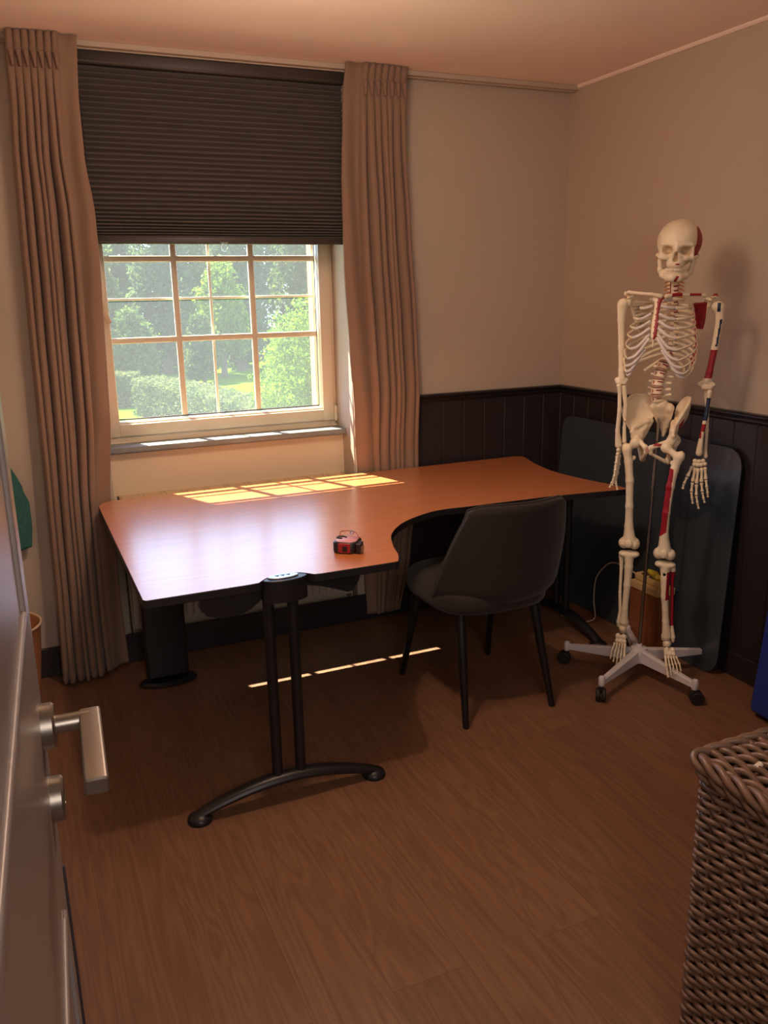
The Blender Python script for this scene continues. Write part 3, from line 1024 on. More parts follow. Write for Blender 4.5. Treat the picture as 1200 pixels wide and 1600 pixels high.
# ================================================================ CHAIR
ch = thing('dining_chair', 'dark grey brown upholstered tub chair pushed into the curve of the desk', 'chair', (-.985, -.90, 0), 0)
def shell(a, v, off=0.0):
    """a in -1..1 around the back, v in 0..1 upward"""
    th_max = math.radians(80 - 37 * v ** .7)
    th = a * th_max
    z = .405 + .398 * v - .022 * (abs(a) ** 8) * (1 if v > .9 else v)
    lean = .055 * v ** 1.3
    rx = .272 + .02 * math.sin(PI * v * .9) + .012 * v
    ry = .250
    rx += off; ry += off
    if v < .18:
        sh = (1 - v / .18) ** 2 * .055
        rx -= sh; ry -= sh
    x = .028 + rx * math.sin(th)
    y = .02 - ry * math.cos(th) - lean
    return x, y, z
def shell_solid(m, na=36, nv=16, t=.026):
    outer = [[shell(-1 + 2 * i / na, j / nv) for j in range(nv + 1)] for i in range(na + 1)]
    inner = [[shell(-1 + 2 * i / na, j / nv, -t) for j in range(nv + 1)] for i in range(na + 1)]
    mid = [[shell(-1 + 2 * i / na, j / nv, -t / 2) for j in range(nv + 1)] for i in range(na + 1)]
    vs = []; id_ = {}
    def V(k, i, j, q):
        if (k, i, j) not in id_:
            id_[(k, i, j)] = len(vs); vs.append(q)
        return id_[(k, i, j)]
    fs = []
    for i in range(na):
        for j in range(nv):
            fs.append((V(0, i, j, outer[i][j]), V(0, i, j + 1, outer[i][j + 1]), V(0, i + 1, j + 1, outer[i + 1][j + 1]), V(0, i + 1, j, outer[i + 1][j])))
            fs.append((V(1, i, j, inner[i][j]), V(1, i + 1, j, inner[i + 1][j]), V(1, i + 1, j + 1, inner[i + 1][j + 1]), V(1, i, j + 1, inner[i][j + 1])))
    def lift(q, dz, dx=0): return (q[0] + dx, q[1] + (.008 if dx else 0), q[2] + dz)
    loop = [(0, j) for j in range(nv + 1)] + [(i, nv) for i in range(1, na + 1)] + [(na, j) for j in range(nv - 1, -1, -1)] + [(i, 0) for i in range(na - 1, 0, -1)]
    for k, (i, j) in enumerate(loop):
        i2, j2 = loop[(k + 1) % len(loop)]
        def mm(i, j):
            q = mid[i][j]; dz = .010 if j == nv else (-.006 if j == 0 else 0)
            if i in (0, na):
                return (q[0] * 1.0, q[1] + .012, q[2] + dz)
            return (q[0], q[1], q[2] + dz)
        a, b = V(2, i, j, mm(i, j)), V(2, i2, j2, mm(i2, j2))
        fs.append((V(0, i, j, None), a, b, V(0, i2, j2, None)))
        fs.append((a, V(1, i, j, None), V(1, i2, j2, None), b))
    m.add(vs, fs)
m = MB(); shell_solid(m)
o = m.build('backrest', 'chair_cloth', ch, angle=180); recalc(o)
rim = [shell(-1, j / 12, -.013) for j in range(0, 13)] + [shell(-1 + 2 * i / 24, 1, -.013) for i in range(1, 25)] + [shell(1, j / 12, -.013) for j in range(11, -1, -1)]
rim = [(q[0], q[1] + (.012 if i < 13 or i > 36 else .0), q[2] + (.009 if 11 < i < 38 else 0)) for i, q in enumerate(rim)]
MB().tube(rim, .0045, 8).build('piping', 'chair_cloth', o)
seat = []
for k in range(40):
    t = 2 * PI * k / 40
    ct, st = math.cos(t), math.sin(t)
    r_ = (abs(ct) ** 3.2 + abs(st) ** 3.2) ** (-1 / 3.2)
    seat.append((.232 * r_ * ct, .035 + .245 * r_ * st))
m = MB()
rings = [(.86, .395), (.97, .402), (1.0, .42), (1.0, .455), (.97, .474), (.85, .486), (.5, .492), (.02, .494)]
vs = [(x * s_, .035 + (y - .035) * s_, z) for s_, z in rings for x, y in seat]
fs = [(i * 40 + k, i * 40 + (k + 1) % 40, (i + 1) * 40 + (k + 1) % 40, (i + 1) * 40 + k) for i in range(len(rings) - 1) for k in range(40)]
fs += [tuple(range(39, -1, -1)), tuple((len(rings) - 1) * 40 + k for k in range(40))]
m.add(vs, fs)
m.build('seat', 'chair_cloth', ch, angle=180)
for (x0, y0, x1, y1) in ((-.165, .185, -.202, .266), (.165, .185, .210, .280), (-.155, -.135, -.188, -.238), (.155, -.135, .183, -.231)):
    M_ = None
    m = MB().tube([(x0, y0, .405), (x0 + (x1 - x0) * .12, y0 + (y1 - y0) * .12, .34), (x1, y1, .004), (x1, y1, 0)], [.020, .019, .0115, .010], 14)
    m.build('leg', 'chair_leg', ch)
MB().rbox((-.17, -.15, .385), (.17, .2, .402), .03, axis='z').build('seat_base', 'chair_leg', ch)

# ================================================================ THINGS ALONG THE RIGHT WALL
# grey sheet leaning on the wainscot
bd = []
for (cy, cz, a0) in ((-.12, .855, 90), (-1.185, .855, 0), (-1.185, .03, 270), (-.12, .03, 180)):
    pass
def rr(x0, x1, z0, z1, rad_, n=7):
    out = []
    for cx, cz, a0 in ((x1 - rad_, z1 - rad_, 0), (x0 + rad_, z1 - rad_, 90), (x0 + rad_, z0 + rad_, 180), (x1 - rad_, z0 + rad_, 270)):
        for k in range(n + 1):
            t = math.radians(a0 + 90 * k / n)
            out.append((cx + rad_ * math.cos(t), cz + rad_ * math.sin(t)))
    return out
lean = math.radians(3.0)
M_ = Matrix.Translation((-.080, 0, 0)) @ Matrix.Rotation(lean, 4, 'Y')
m = MB().prism(rr(-1.215, -.075, .002, .915, .075), -.002, .002, 'x', 0, M_)
o = m.build('chair_mat', 'board_grey', smooth=False); recalc(o)
tag(o, 'large grey glossy sheet with rounded corners leaning on the black wainscot', 'floor mat')

mt = thing('gym_mat', 'deep blue padded mat standing against the right wall, cut by the photo edge', 'gym mat', (-.12, -1.75, 0))
M_ = Matrix.Translation((-.215, -1.75, .0)) @ Matrix.Rotation(math.radians(6), 4, 'Y')
o = MB().rbox((0, -.245, .022), (.10, .245, .95), .02, axis='x', M=M_, n=5).build('foam_pad', 'mat_blue', mt); recalc(o); loc(o, mt)
o = MB().rbox((-.003, -.243, .46), (.103, .243, .466), .002, axis='x', M=M_).build('fold_seam', 'panel_black', mt); loc(o, mt)

cr = thing('wooden_crate', 'small red brown wooden box on the floor behind the skeleton stand', 'box', (-.13, -.88, 0))
o = MB().box((-.175, -.965, 0), (-.09, -.955, .27)).box((-.175, -.81, 0), (-.09, -.80, .27)).box((-.175, -.955, 0), (-.165, -.81, .27)).box((-.10, -.955, 0), (-.09, -.81, .27)).box((-.165, -.955, 0), (-.10, -.81, .01)).build('box_body', 'crate_wood', cr, smooth=False); loc(o, cr)
o = MB().rbox((-.180, -.970, .27), (-.085, -.795, .30), .004, axis='z').build('box_lid', 'strip_cream', cr); loc(o, cr)
ps = thing('power_strip', 'cream power strip lying on the wooden box behind the skeleton stand', 'power strip', (-.135, -.88, .30))
o = MB().rbox((-.158, -.960, .30), (-.112, -.800, .33), .008, axis='y').build('strip_body', 'strip_cream', ps); loc(o, ps)
for y in (-.935, -.89, -.845):
    o = MB().lathe([(.018, .3301), (.018, .332), (.014, .3305)], (-.135, y, 0), 16).build('socket', 'basket_inside', ps); loc(o, ps)
o = MB().tube([(-.135, -.93, .322), (-.155, -.92, .355), (-.18, -.905, .372)], [.012, .016, .008], 10).tube([(-.145, -.94, .33), (-.16, -.945, .352)], [.010, .012], 10).build('yellow_plug', 'plug_yellow')
tag(o, 'yellow plug pushed into the power strip behind the skeleton stand', 'plug')
cb = spline([(-.135, -.80, .31), (-.12, -.72, .312), (-.10, -.60, .305), (-.09, -.52, .265), (-.10, -.47, .19), (-.10, -.46, .08), (-.12, -.50, .012), (-.17, -.52, .006), (-.23, -.50, .006), (-.24, -.40, .006)], 8)
tag(MB().tube(cb, .0035, 8).build('cable', 'cable_white'), 'cream power cable looping from the power strip down to the floor', 'cable')

# ================================================================ DOOR, LEFT SIDE
TH = math.radians(3)
DM = Matrix.Translation((-2.535, -2.54, 0)) @ Matrix.Rotation(-TH, 4, 'Z')     # local -y runs from the free edge to the hinge, +x is the visible face normal
door = thing('door_1', 'x', 'x'); del door['label']; del door['category']; struct(door)
door.matrix_basis = DM
m = MB().box((-.040, -.83, .008), (-.0, -.014, 2.08)).box((-.026, -.014, .008), (-.0, 0, 2.08))
m.rbox((-.04, -.83, .008), (.0, -.82, 2.08), .003, axis='z')
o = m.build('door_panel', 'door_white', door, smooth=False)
m = MB()
for (y0, y1, z0, z1) in ((-.72, -.115, 1.20, 1.96), (-.72, -.115, .16, .86)):
    w = .018
    m.rbox((-.002, y0, z0), (.005, y1, z0 + w), .004, axis='y').rbox((-.002, y0, z1 - w), (.005, y1, z1), .004, axis='y')
    m.rbox((-.002, y0, z0), (.005, y0 + w, z1), .004, axis='z').rbox((-.002, y1 - w, z0), (.005, y1, z1), .004, axis='z')
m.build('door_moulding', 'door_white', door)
MB().rbox((-.0, -.010, .3), (.003, -.006, .84), .001, axis='z').build('door_seal', 'brown_gasket', door)
HX = Matrix.Rotation(PI / 2, 4, 'Y')
hd = MB().lathe([(.026, .0), (.026, .012), (.0235, .0145), (.012, .015), (.010, .015)], (0, -.050, 1.05), 28, 0, HX).build('door_handle', 'satin_metal', door)
m = MB().tube([(.008, -.050, 1.05), (.052, -.050, 1.05)], .0105, 16)
m.build('handle_neck', 'satin_metal', hd)
m = MB().rbox((.040, -.200, 1.041), (.064, -.038, 1.059), .004, axis='y', n=4)
m.build('handle_lever', 'satin_metal', hd)
m = MB().lathe([(.026, .0), (.026, .012), (.0235, .0145), (.008, .015), (.006, .010)], (0, -.050, .958), 28, 0, HX).build('key_rosette', 'satin_metal', door)

# ================================================================ LEFT CORNER
tw = thing('towel', 'teal towel hanging on the back wall, half hidden by the white door', 'towel', (-2.63, -.05, .90))
def towel(u, v):
    z = .985 - .42 * v - .09 * (1 - (1 - abs(2 * u - 1)) ** .5) * (1 - v)
    wd = .055 + .075 * min(1, v * 2.2) ** .7 - .02 * max(0, v - .75) * 4 * .5
    x = -2.63 + (u - .5) * 2 * wd
    y = -.035 - .018 * math.sin(PI * u) - .012 * math.cos(u * 9 + 3 * v) * min(1, v * 2)
    return (x, y, z + .012 * math.sin(u * 7) * v)
o = MB().grid(towel, 40, 30).build('towel_cloth', 'towel_teal', tw, angle=180)
so = o.modifiers.new('thickness', 'SOLIDIFY'); so.thickness = .006; loc(o, tw)
tag(MB().lathe([(.014, 0), (.014, .005), (.006, .008), (.005, .03), (.010, .036), (.006, .04)], (-2.63, 0, .985), 16, 0, Matrix.Rotation(PI / 2, 4, 'X')).build('wall_hook', 'satin_metal'), 'small round metal hook on the back wall above the teal towel', 'hook')
bk = thing('waste_basket', 'tan round basket on the floor beside the left curtain', 'basket', (-2.67, -.24, 0))
prof_ = [(.10, .0), (.118, .006), (.128, .08), (.143, .2), (.154, .325), (.158, .333), (.153, .336), (.146, .325), (.134, .2), (.118, .05), (.10, .012), (.01, .012)]
o = MB().lathe(prof_, (-2.67, -.24, 0), 48).build('basket_body', 'basket_tan', bk, angle=60); loc(o, bk)
o = MB().tube([(-2.67 + .156 * math.cos(t), -.24 + .156 * math.sin(t), .334) for t in [2 * PI * k / 48 for k in range(48)]], .005, 8, closed=True).build('basket_rim', 'curtain_lining', bk); loc(o, bk)

# ================================================================ WICKER HAMPER
hm = thing('laundry_hamper', 'tall square wicker laundry hamper with woven lid, bottom right', 'laundry hamper', (-1.246, -2.71, 0))
HA, HB, HZ = (-1.447, -1.045), (-2.95, -2.470), .640
def rect_path(inset, s, rad_=.020):
    x0, x1, y0, y1 = HA[0] + inset, HA[1] - inset, HB[0] + inset, HB[1] - inset
    w, d = x1 - x0, y1 - y0
    L_ = 2 * (w + d)
    s = s % L_
    if s < d: q = (x0, y0 + s); n = (-1, 0)
    elif s < d + w: q = (x0 + s - d, y1); n = (0, 1)
    elif s < 2 * d + w: q = (x1, y1 - (s - d - w)); n = (1, 0)
    else: q = (x1 - (s - 2 * d - w), y0); n = (0, -1)
    cx = min(max(q[0], x0 + rad_), x1 - rad_); cy = min(max(q[1], y0 + rad_), y1 - rad_)
    dx, dy = q[0] - cx, q[1] - cy
    l = math.hypot(dx, dy)
    if l > rad_ * .99 and abs(dx) > 1e-6 and abs(dy) > 1e-6:
        q = (cx + dx / l * rad_, cy + dy / l * rad_); n = (dx / l, dy / l)
    return q, n, L_
m = MB()
_, _, LL = rect_path(.012, 0)
stake = LL / 42
rows = 60
for k in range(rows):
    z = .012 + (HZ - .03) * k / (rows - 1)
    pts = []
    n = 42 * 7
    for i in range(n):
        s = LL * i / n
        ph = 2 * PI * s / (2 * stake) - k * 2 * PI / 3 * 1.02
        q, nn, _ = rect_path(.012, s)
        o_ = .0050 * math.sin(ph)
        pts.append((q[0] + nn[0] * o_, q[1] + nn[1] * o_, z + .0022 * math.cos(ph)))
    m.tube(pts, .0056, 6, closed=True)
loc(m.build('woven_side', 'wicker', hm, angle=180), hm)
m = MB()
for k in range(42):
    q, nn, _ = rect_path(.012, (k + .5) * stake)
    m.tube([(q[0], q[1], .0), (q[0], q[1], HZ)], .004, 6)
loc(m.build('upright_canes', 'wicker', hm), hm)
def rope(z, inset, rad_, amp, turns, ph0, zamp):
    pts = []
    for i in range(260):
        s = LL * i / 260
        q, nn, _ = rect_path(inset, s * (1 if True else 1))
        ph = 2 * PI * turns * i / 260 + ph0
        pts.append((q[0] + nn[0] * amp * math.cos(ph), q[1] + nn[1] * amp * math.cos(ph), z + zamp * math.sin(ph)))
    return pts
m = MB()
for j in range(3):
    m.tube(rope(HZ + .004, .008, .005, .008, 15, j * 2 * PI / 3, .008), .0062, 8, closed=True)
loc(m.build('border_braid', 'wicker', hm, angle=180), hm)
m = MB()
for j in range(2):
    m.tube(rope(.010, .010, .005, .006, 20, j * PI, .006), .0058, 8, closed=True)
loc(m.build('base_braid', 'wicker', hm, angle=180), hm)
m = MB()
nl = 30
for k in range(nl):
    x = HA[0] + .012 + (HA[1] - HA[0] - .024) * k / (nl - 1)
    pts = []
    for i in range(70):
        y = HB[0] + .012 + (HB[1] - HB[0] - .024) * i / 69
        edge = min(x - HA[0], HA[1] - x, y - HB[0], HB[1] - y)
        ph = 2 * PI * (y - HB[0]) / .075 + (k % 2) * PI + k * .25
        pts.append((x + .0035 * math.cos(ph), y, HZ + .026 + .006 * math.sin(ph) + .008 * min(1, edge / .08)))
    m.tube(pts, .0066, 7)
loc(m.build('woven_lid', 'wicker', hm, angle=180), hm)
m = MB()
for j in range(3):
    m.tube(rope(HZ + .026, .003, .006, .009, 13, j * 2 * PI / 3 + .5, .010), .0072, 8, closed=True)
loc(m.build('lid_braid', 'wicker', hm, angle=180), hm)
m = MB()
rnd = random.Random(4)
for (x, y) in ((-1.38, -2.565),):
    m.tube([(x - .008, y, HZ + .040), (x + .008, y + .004, HZ + .042)], .0055, 8)
loc(m.build('cane_end', 'wicker_light', hm), hm)
# ================================================================ SKELETON MODEL ON ITS ROLLING STAND
# local frame: x towards its left side, -y towards its front (the doorway), z up
SK = thing('anatomical_skeleton', 'life-size plastic human skeleton with painted red and blue muscle marks on a white rolling stand', 'skeleton', (-.34, -1.06, 0), math.radians(-41.45))
def rotz(deg, c=(0, 0, 0)):
    t = math.radians(deg); R_ = np.array([[math.cos(t), -math.sin(t), 0], [math.sin(t), math.cos(t), 0], [0, 0, 1]])
    c = np.array(c, float)
    return R_, c
# --- stand
MB().lathe([(.030, .060), (.034, .066), (.034, .112), (.030, .120), (.014, .124), (.012, .135)], (0, 0, 0), 28).build('stand_hub', 'stand_white', SK)
for k in range(5):
    a = math.radians(172 + 72 * k)
    M_ = Matrix.Rotation(a, 4, 'Z')
    L0, L1 = .020, .288
    vs = []
    for s_ in np.linspace(0, 1, 8):
        x = L0 + (L1 - L0) * s_; w = .017 - .006 * s_; zt = .116 - .030 * s_; zb = .066 + .000 * s_
        vs.append([(x, -w, zb), (x, -w * .92, zt - .004), (x, -w * .5, zt), (x, w * .5, zt), (x, w * .92, zt - .004), (x, w, zb)])
    m = MB()
    flat_ = [M_ @ Vector(q) for rg in vs for q in rg]
    fs = [(i * 6 + j, i * 6 + (j + 1) % 6, (i + 1) * 6 + (j + 1) % 6, (i + 1) * 6 + j) for i in range(7) for j in range(6)] + [(5, 4, 3, 2, 1, 0), tuple(42 + j for j in range(6))]
    m.add(flat_, fs)
    arm = m.build('stand_arm', 'stand_white', SK, angle=35); recalc(arm)
    c_ = M_ @ Vector((.288, 0, 0))
    MB().lathe([(.011, .058), (.0125, .062), (.0125, .090), (.009, .096), (.003, .098)], c_, 16).build('arm_knob', 'stand_white', arm)
    cs_ = bpy.data.objects.new('caster', None); C.objects.link(cs_); cs_.parent = SK
    cc = M_ @ Vector((.290, 0, 0))
    wd = Matrix.Rotation(a + .5 * (k % 3), 4, 'Z')
    for s_ in (-1, 1):
        T = Matrix.Translation(Vector(cc) + wd @ Vector((.008, s_ * .011, .0255))) @ wd @ Matrix.Rotation(PI / 2, 4, 'X')
        MB().lathe([(.006, -.008), (.022, -.008), (.0255, -.005), (.0255, .005), (.022, .008), (.006, .008)], (0, 0, 0), 24, 0, T).build('wheel', 'rubber_black', cs_)
    T = Matrix.Translation(cc)
    MB().tube([tuple(cc + Vector((0, 0, .028))), tuple(cc + Vector((0, 0, .060)))], [.010, .008], 12).build('caster_stem', 'rubber_black', cs_)
MB().tube([(0, 0, .12), (.012, .022, .60), (.024, .045, 1.075)], .0065, 14).build('stand_pole', 'steel', SK)

# --- skull
HD = (.053, -.01, 1.657)
def hx(tilt=-4, turn=-4):
    a, b = math.radians(tilt), math.radians(turn)
    Rz = np.array([[math.cos(b), -math.sin(b), 0], [math.sin(b), math.cos(b), 0], [0, 0, 1]])
    Ry = np.array([[math.cos(a), 0, -math.sin(a)], [0, 1, 0], [math.sin(a), 0, math.cos(a)]])
    return Ry @ Rz, HD
XH = hx()
def skull_fn(P):
    d = union(P, [('e', (0, .018, .010), (.0755, .088, .075)), ('e', (0, -.022, .012), (.064, .062, .058))], .012)
    face = union(P, [('e', (0, -.055, -.030), (.046, .032, .030)), ('e', (0, -.058, -.064), (.031, .028, .026)), ('e', (0, .03, -.045), (.045, .06, .03)),
                     ('c', (0, -.080, -.004), (0, -.094, -.030), .008, .005)], .010)
    d = smin(d, face, .012)
    for s in (-1, 1):
        z_ = union(P, [('c', (s * .034, -.070, -.048), (s * .052, -.058, -.046), .009, .009), ('c', (s * .052, -.058, -.046), (s * .066, -.025, -.040), .0075, .005), ('c', (s * .066, -.025, -.040), (s * .066, .015, -.036), .005, .006),
                       ('c', (s * .052, -.060, -.044), (s * .052, -.060, -.012), .006, .006), ('c', (s * .012, -.080, -.006), (s * .048, -.066, -.003), .007, .006)], .006)
        d = smin(d, z_, .006)
    for s in (-1, 1):
        d = smax(d, -sd_ell(P, (s * .030, -.088, -.024), (.0205, .034, .0155)), .004)
        d = smax(d, -sd_ell(P, (s * .064, -.048, -.022), (.010, .022, .022)), .005)
        d = smax(d, -sd_cap(P, (s * .046, -.045, -.075), (s * .050, .0, -.070), .010, .012), .004)
    d = smax(d, -union(P, [('e', (0, -.098, -.054), (.0115, .030, .010)), ('e', (0, -.098, -.042), (.007, .030, .014))], .004), .003)
    return d
def skull_paint(Q):
    x, y, z = Q[:, 0], Q[:, 1], Q[:, 2]
    red = (x > .052) & (((y - .012) / .058) ** 2 + ((z - .012) / .050) ** 2 < 1)
    dots = ((x > .002) & (x < .016) & (y < -.06) & (z < -.066) & (z > -.0715))
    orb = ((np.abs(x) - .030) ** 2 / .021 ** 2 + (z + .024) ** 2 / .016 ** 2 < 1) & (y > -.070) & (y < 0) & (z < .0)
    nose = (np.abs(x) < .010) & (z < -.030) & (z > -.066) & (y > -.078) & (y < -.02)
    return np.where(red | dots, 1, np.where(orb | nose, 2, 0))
skull = solid('skull', skull_fn, (-.085, -.105, -.105), (.085, .115, .092), .0026, ['bone', 'muscle_red', 'bone_shadow'], SK, skull_paint, XH)
jaw_items = []
for s in (-1, 1):
    jaw_items += chain([(0, -.086, -.114), (s * .018, -.080, -.114), (s * .038, -.050, -.106), (s * .050, -.012, -.092), (s * .056, .000, -.060), (s * .058, .006, -.040)], [.0135, .013, .011, .010, .008, .007])
    jaw_items += [('c', (s * .052, -.014, -.085), (s * .055, -.022, -.052), .008, .004), ('c', (s * .010, -.082, -.100), (s * .034, -.050, -.092), .008, .007)]
def jaw_paint(Q):
    return np.where((Q[:, 0] > .004) & (Q[:, 0] < .022) & (Q[:, 1] < -.07) & (Q[:, 2] < -.108) & (np.abs(Q[:, 0] - .013 - .5 * (Q[:, 2] + .116)) < .005), 1, 0)
bone('jaw', jaw_items, SK, .0026, .006, ['bone', 'muscle_red'], jaw_paint, XH)
R_, o_ = XH
for row, (zz, sz, rad_x, rad_y, yc) in (('upper_teeth', (-.088, .0095, .0285, .0375, -.0535)), ('lower_teeth', (-.0985, .0085, .0275, .0370, -.0530))):
    m = MB()
    for k in range(12):
        t = math.radians(-150 + 120 * (k + .5) / 12) if False else math.radians(200 + 140 * (k + .5) / 12)
        cx, cy = rad_x * math.cos(t) * 1.05, yc + rad_y * math.sin(t)
        q = R_ @ np.array([cx, cy, zz]) + np.array(o_)
        M_ = Matrix.Translation(q) @ Matrix.Rotation(t + PI / 2, 4, 'Z')
        m.rbox((-.0031, -.003, -sz / 2), (.0031, .003, sz / 2), .0018, 0, M_, 'z', 2)
    m.build(row, 'bone', SK)

# --- spine
def vertebra(kind):
    s = {'c': .80, 't': .82, 'l': 1.12}[kind]
    it = []
    def fn(P):
        Q = P / s
        r2 = np.sqrt((Q[..., 0] / 1.25) ** 2 + Q[..., 1] ** 2)
        waist = .0165 - .0022 * np.cos(np.clip(Q[..., 2] / .0115, -1, 1) * PI / 2)
        hh = .0098 if kind != 'c' else .0105
        body = smax(r2 - waist, np.abs(Q[..., 2]) - hh, .002)
        pr = [('c', (0, .022, .002), (0, .050, -.012 if kind != 't' else -.028), .0045, .0045), ('c', (-.012, .014, .0), (0, .026, .002), .005, .005), ('c', (.012, .014, .0), (0, .026, .002), .005, .005),
              ('c', (-.012, .016, .002), (-.036, .022, .004), .0045, .0048), ('c', (.012, .016, .002), (.036, .022, .004), .0045, .0048)]
        return smin(body, union(Q, pr, .004), .004) * s
    w = .046 * s
    def paint(Q):
        f_ = (Q[:, 0] > .004 * s) & (Q[:, 1] < -.002) & (np.abs(Q[:, 2] - .003) < .0026) & (Q[:, 0] < .02 * s)
        g_ = (np.abs(Q[:, 0] + .008 * s) < .0022) & (Q[:, 1] < -.006 * s) & (np.abs(Q[:, 2]) < .006)
        return np.where(f_ | (g_ & (kind == 'l')), 1, 0)
    return solid('vertebra', fn, (-w, -.026 * s, -.034 * s), (w, .060 * s, .018 * s), .0024 if kind != 'c' else .002, ['bone', 'muscle_red'], SK, paint)
spine = spline([(.047, .012, 1.546), (.046, .006, 1.52), (.048, .018, 1.485), (.052, .050, 1.43), (.056, .066, 1.36), (.050, .058, 1.29), (.030, .028, 1.245), (.014, .008, 1.195), (.008, .002, 1.145), (.012, .012, 1.108)], 12)
def on_spine(z):
    for a, b in zip(spine, spine[1:]):
        if a.z >= z >= b.z:
            t = (a.z - z) / max(1e-6, a.z - b.z)
            return a.lerp(b, t), (a - b).normalized()
    return spine[-1].copy(), Vector((0, 0, 1))
vz = [('c', 1.540 - .0132 * i) for i in range(6)] + [('t', 1.462 - .0192 * i) for i in range(12)] + [('l', 1.228 - .0285 * i) for i in range(5)]
protos = {}
for kind, z in vz:
    q, tdir = on_spine(z)
    if kind in protos:
        o = protos[kind].copy(); C.objects.link(o); o.parent = SK
    else:
        o = vertebra(kind); protos[kind] = o
    rot = Vector((0, 0, 1)).rotation_difference(tdir).to_matrix().to_4x4()
    o.matrix_basis = Matrix.Translation(q) @ rot @ Matrix.Rotation(math.radians(-22), 4, 'Z')
for kind, z in vz[6:]:
    q, tdir = on_spine(z + (.0096 if kind == 't' else .0143))
    s = .0165 if kind == 't' else .0215
    rot = Vector((0, 0, 1)).rotation_difference(tdir).to_matrix().to_4x4()
    M_ = Matrix.Translation(q) @ rot
    hh = .002 if kind == 't' else .004
    MB().lathe([(s * .9, -hh), (s * 1.02, 0), (s * .9, hh)], (0, 0, 0), 20, 0, M_).build('spinal_disc', 'disc_tan', SK)
m = MB()
for i in range(6):
    z = 1.534 - .0132 * i
    for s in (-1, 1):
        q, _ = on_spine(z)
        m.tube([(q.x + s * .010, q.y + .002, z), (q.x + s * .026, q.y - .006, z - .005), (q.x + s * .034, q.y - .004, z - .010)], [.0026, .0022, .0014], 6)
m.build('neck_nerves', 'nerve_orange', SK)
m = MB()
for s in (-1, 1):
    m.tube([(on_spine(z)[0].x + s * .012, on_spine(z)[0].y - .006, z) for z in (1.542, 1.52, 1.50, 1.48)], .0022, 6)
m.build('neck_arteries', 'muscle_red', SK)

# --- ribcage (its own frame turned 20 degrees)
RX = rotz(-20, (.022, -.004, 0))
def RT(q): return tuple(RX[0] @ np.array(q, float) + RX[1])
lat = [1.468, 1.440, 1.408, 1.378, 1.350, 1.322, 1.296, 1.270, 1.245, 1.222, 1.205, 1.205]
frt = [1.470, 1.440, 1.402, 1.370, 1.338, 1.298, 1.262, 1.236, 1.214, 1.200]
wid = [.058, .088, .104, .112, .118, .122, .125, .126, .123, .116, .104, .080]
stz = [1.468, 1.450, 1.422, 1.398, 1.374, 1.352, 1.338]
dep = [.055, .070, .080, .086, .092, .094, .095, .094, .092, .088, .08, .07]
for s in (-1, 1):
    for i in range(12):
        zb = 1.470 - .0194 * i
        sp, _ = on_spine(min(1.53, zb))
        w, dp = wid[i], dep[i]
        pts = []
        full = i < 10
        N = 26 if full else 15
        tmax = math.radians([150, 148, 147, 146, 145, 142, 138, 132, 126, 120, 90, 62][i])
        for k in range(N + 1):
            t = tmax * k / N
            x = s * (.014 + (w - .014) * math.sin(min(t, PI / 2)) ** .85) if t < PI / 2 else s * w * (math.sin(t) ** .75)
            y = (.062 if t < .05 else .062 + .012 * math.sin(min(t * 3, PI))) - .006 + dp * (math.cos(t) - 1) * .92
            tt = t / (PI / 2)
            if tt < 1: z = zb + (lat[i] - zb) * (tt ** 1.2)
            else: z = lat[i] + ((frt[i] if full else lat[i]) - lat[i]) * ((tt - 1) / max(.01, tmax / (PI / 2) - 1))
            if not full: z = zb - .045 * (k / N)
            pts.append((x, y, z))
        P3 = [RT(q) for q in pts]
        m = MB()
        m.tube(P3, [.0058] * (N + 1), 8, flat=.5, up=(0, 0, 1))
        nfc = len(m.f)
        if s == 1 and i < 10:
            m.m = [1 if (8 * 10 <= j < 8 * (15 + i % 3)) and (j % 8) in (1, 2, 5) else 0 for j in range(nfc)]
        rib = m.build('rib', ['bone', 'muscle_red'], SK, angle=180)
        if full:
            e = pts[-1]
            if i < 7: tgt = (s * .014, -.1 - .006 * i / 6 + .018 * (1 - min(1, i / 2)), stz[i])
            else:
                tgt = {7: (s * .030, -.098, 1.298), 8: (s * .050, -.094, 1.268), 9: (s * .070, -.085, 1.240)}[i]
            mid_ = ((e[0] * .55 + tgt[0] * .45), (e[1] * .5 + tgt[1] * .5) - .006, e[2] * .72 + tgt[2] * .28 - (.004 if i > 4 else 0))
            cp = spline([e, mid_, tgt], 6)
            MB().tube([RT(q) for q in cp], [.0056] * len(cp), 8, flat=.7, up=(0, 0, 1)).build('rib_cartilage', 'cartilage', rib, angle=180)
st_items = [('c', (-.012, -.078, 1.474), (.012, -.078, 1.474), .009, .009), ('c', (0, -.080, 1.470), (0, -.088, 1.440), .013, .009), ('c', (0, -.089, 1.436), (0, -.1, 1.395), .009, .011), ('c', (0, -.1, 1.395), (0, -.106, 1.345), .012, .010), ('c', (0, -.106, 1.34), (0, -.105, 1.305), .005, .003)]
def st_fn(P): return smax(union(P, st_items, .004), np.abs(P[..., 1] - (-.080 - .20 * np.clip(1.474 - P[..., 2], 0, .15))) - .006, .003)
def st_paint(Q): return np.where((Q[:, 0] > .001 + .0015 * np.sin(Q[:, 2] * 300)) & (Q[:, 2] > 1.335) & (Q[:, 1] < -.08 - .2 * (1.474 - Q[:, 2]) + .002), 1, 0)
solid('sternum', st_fn, (-.03, -.125, 1.295), (.03, -.06, 1.492), .0025, ['bone', 'muscle_red'], SK, st_paint, RX)

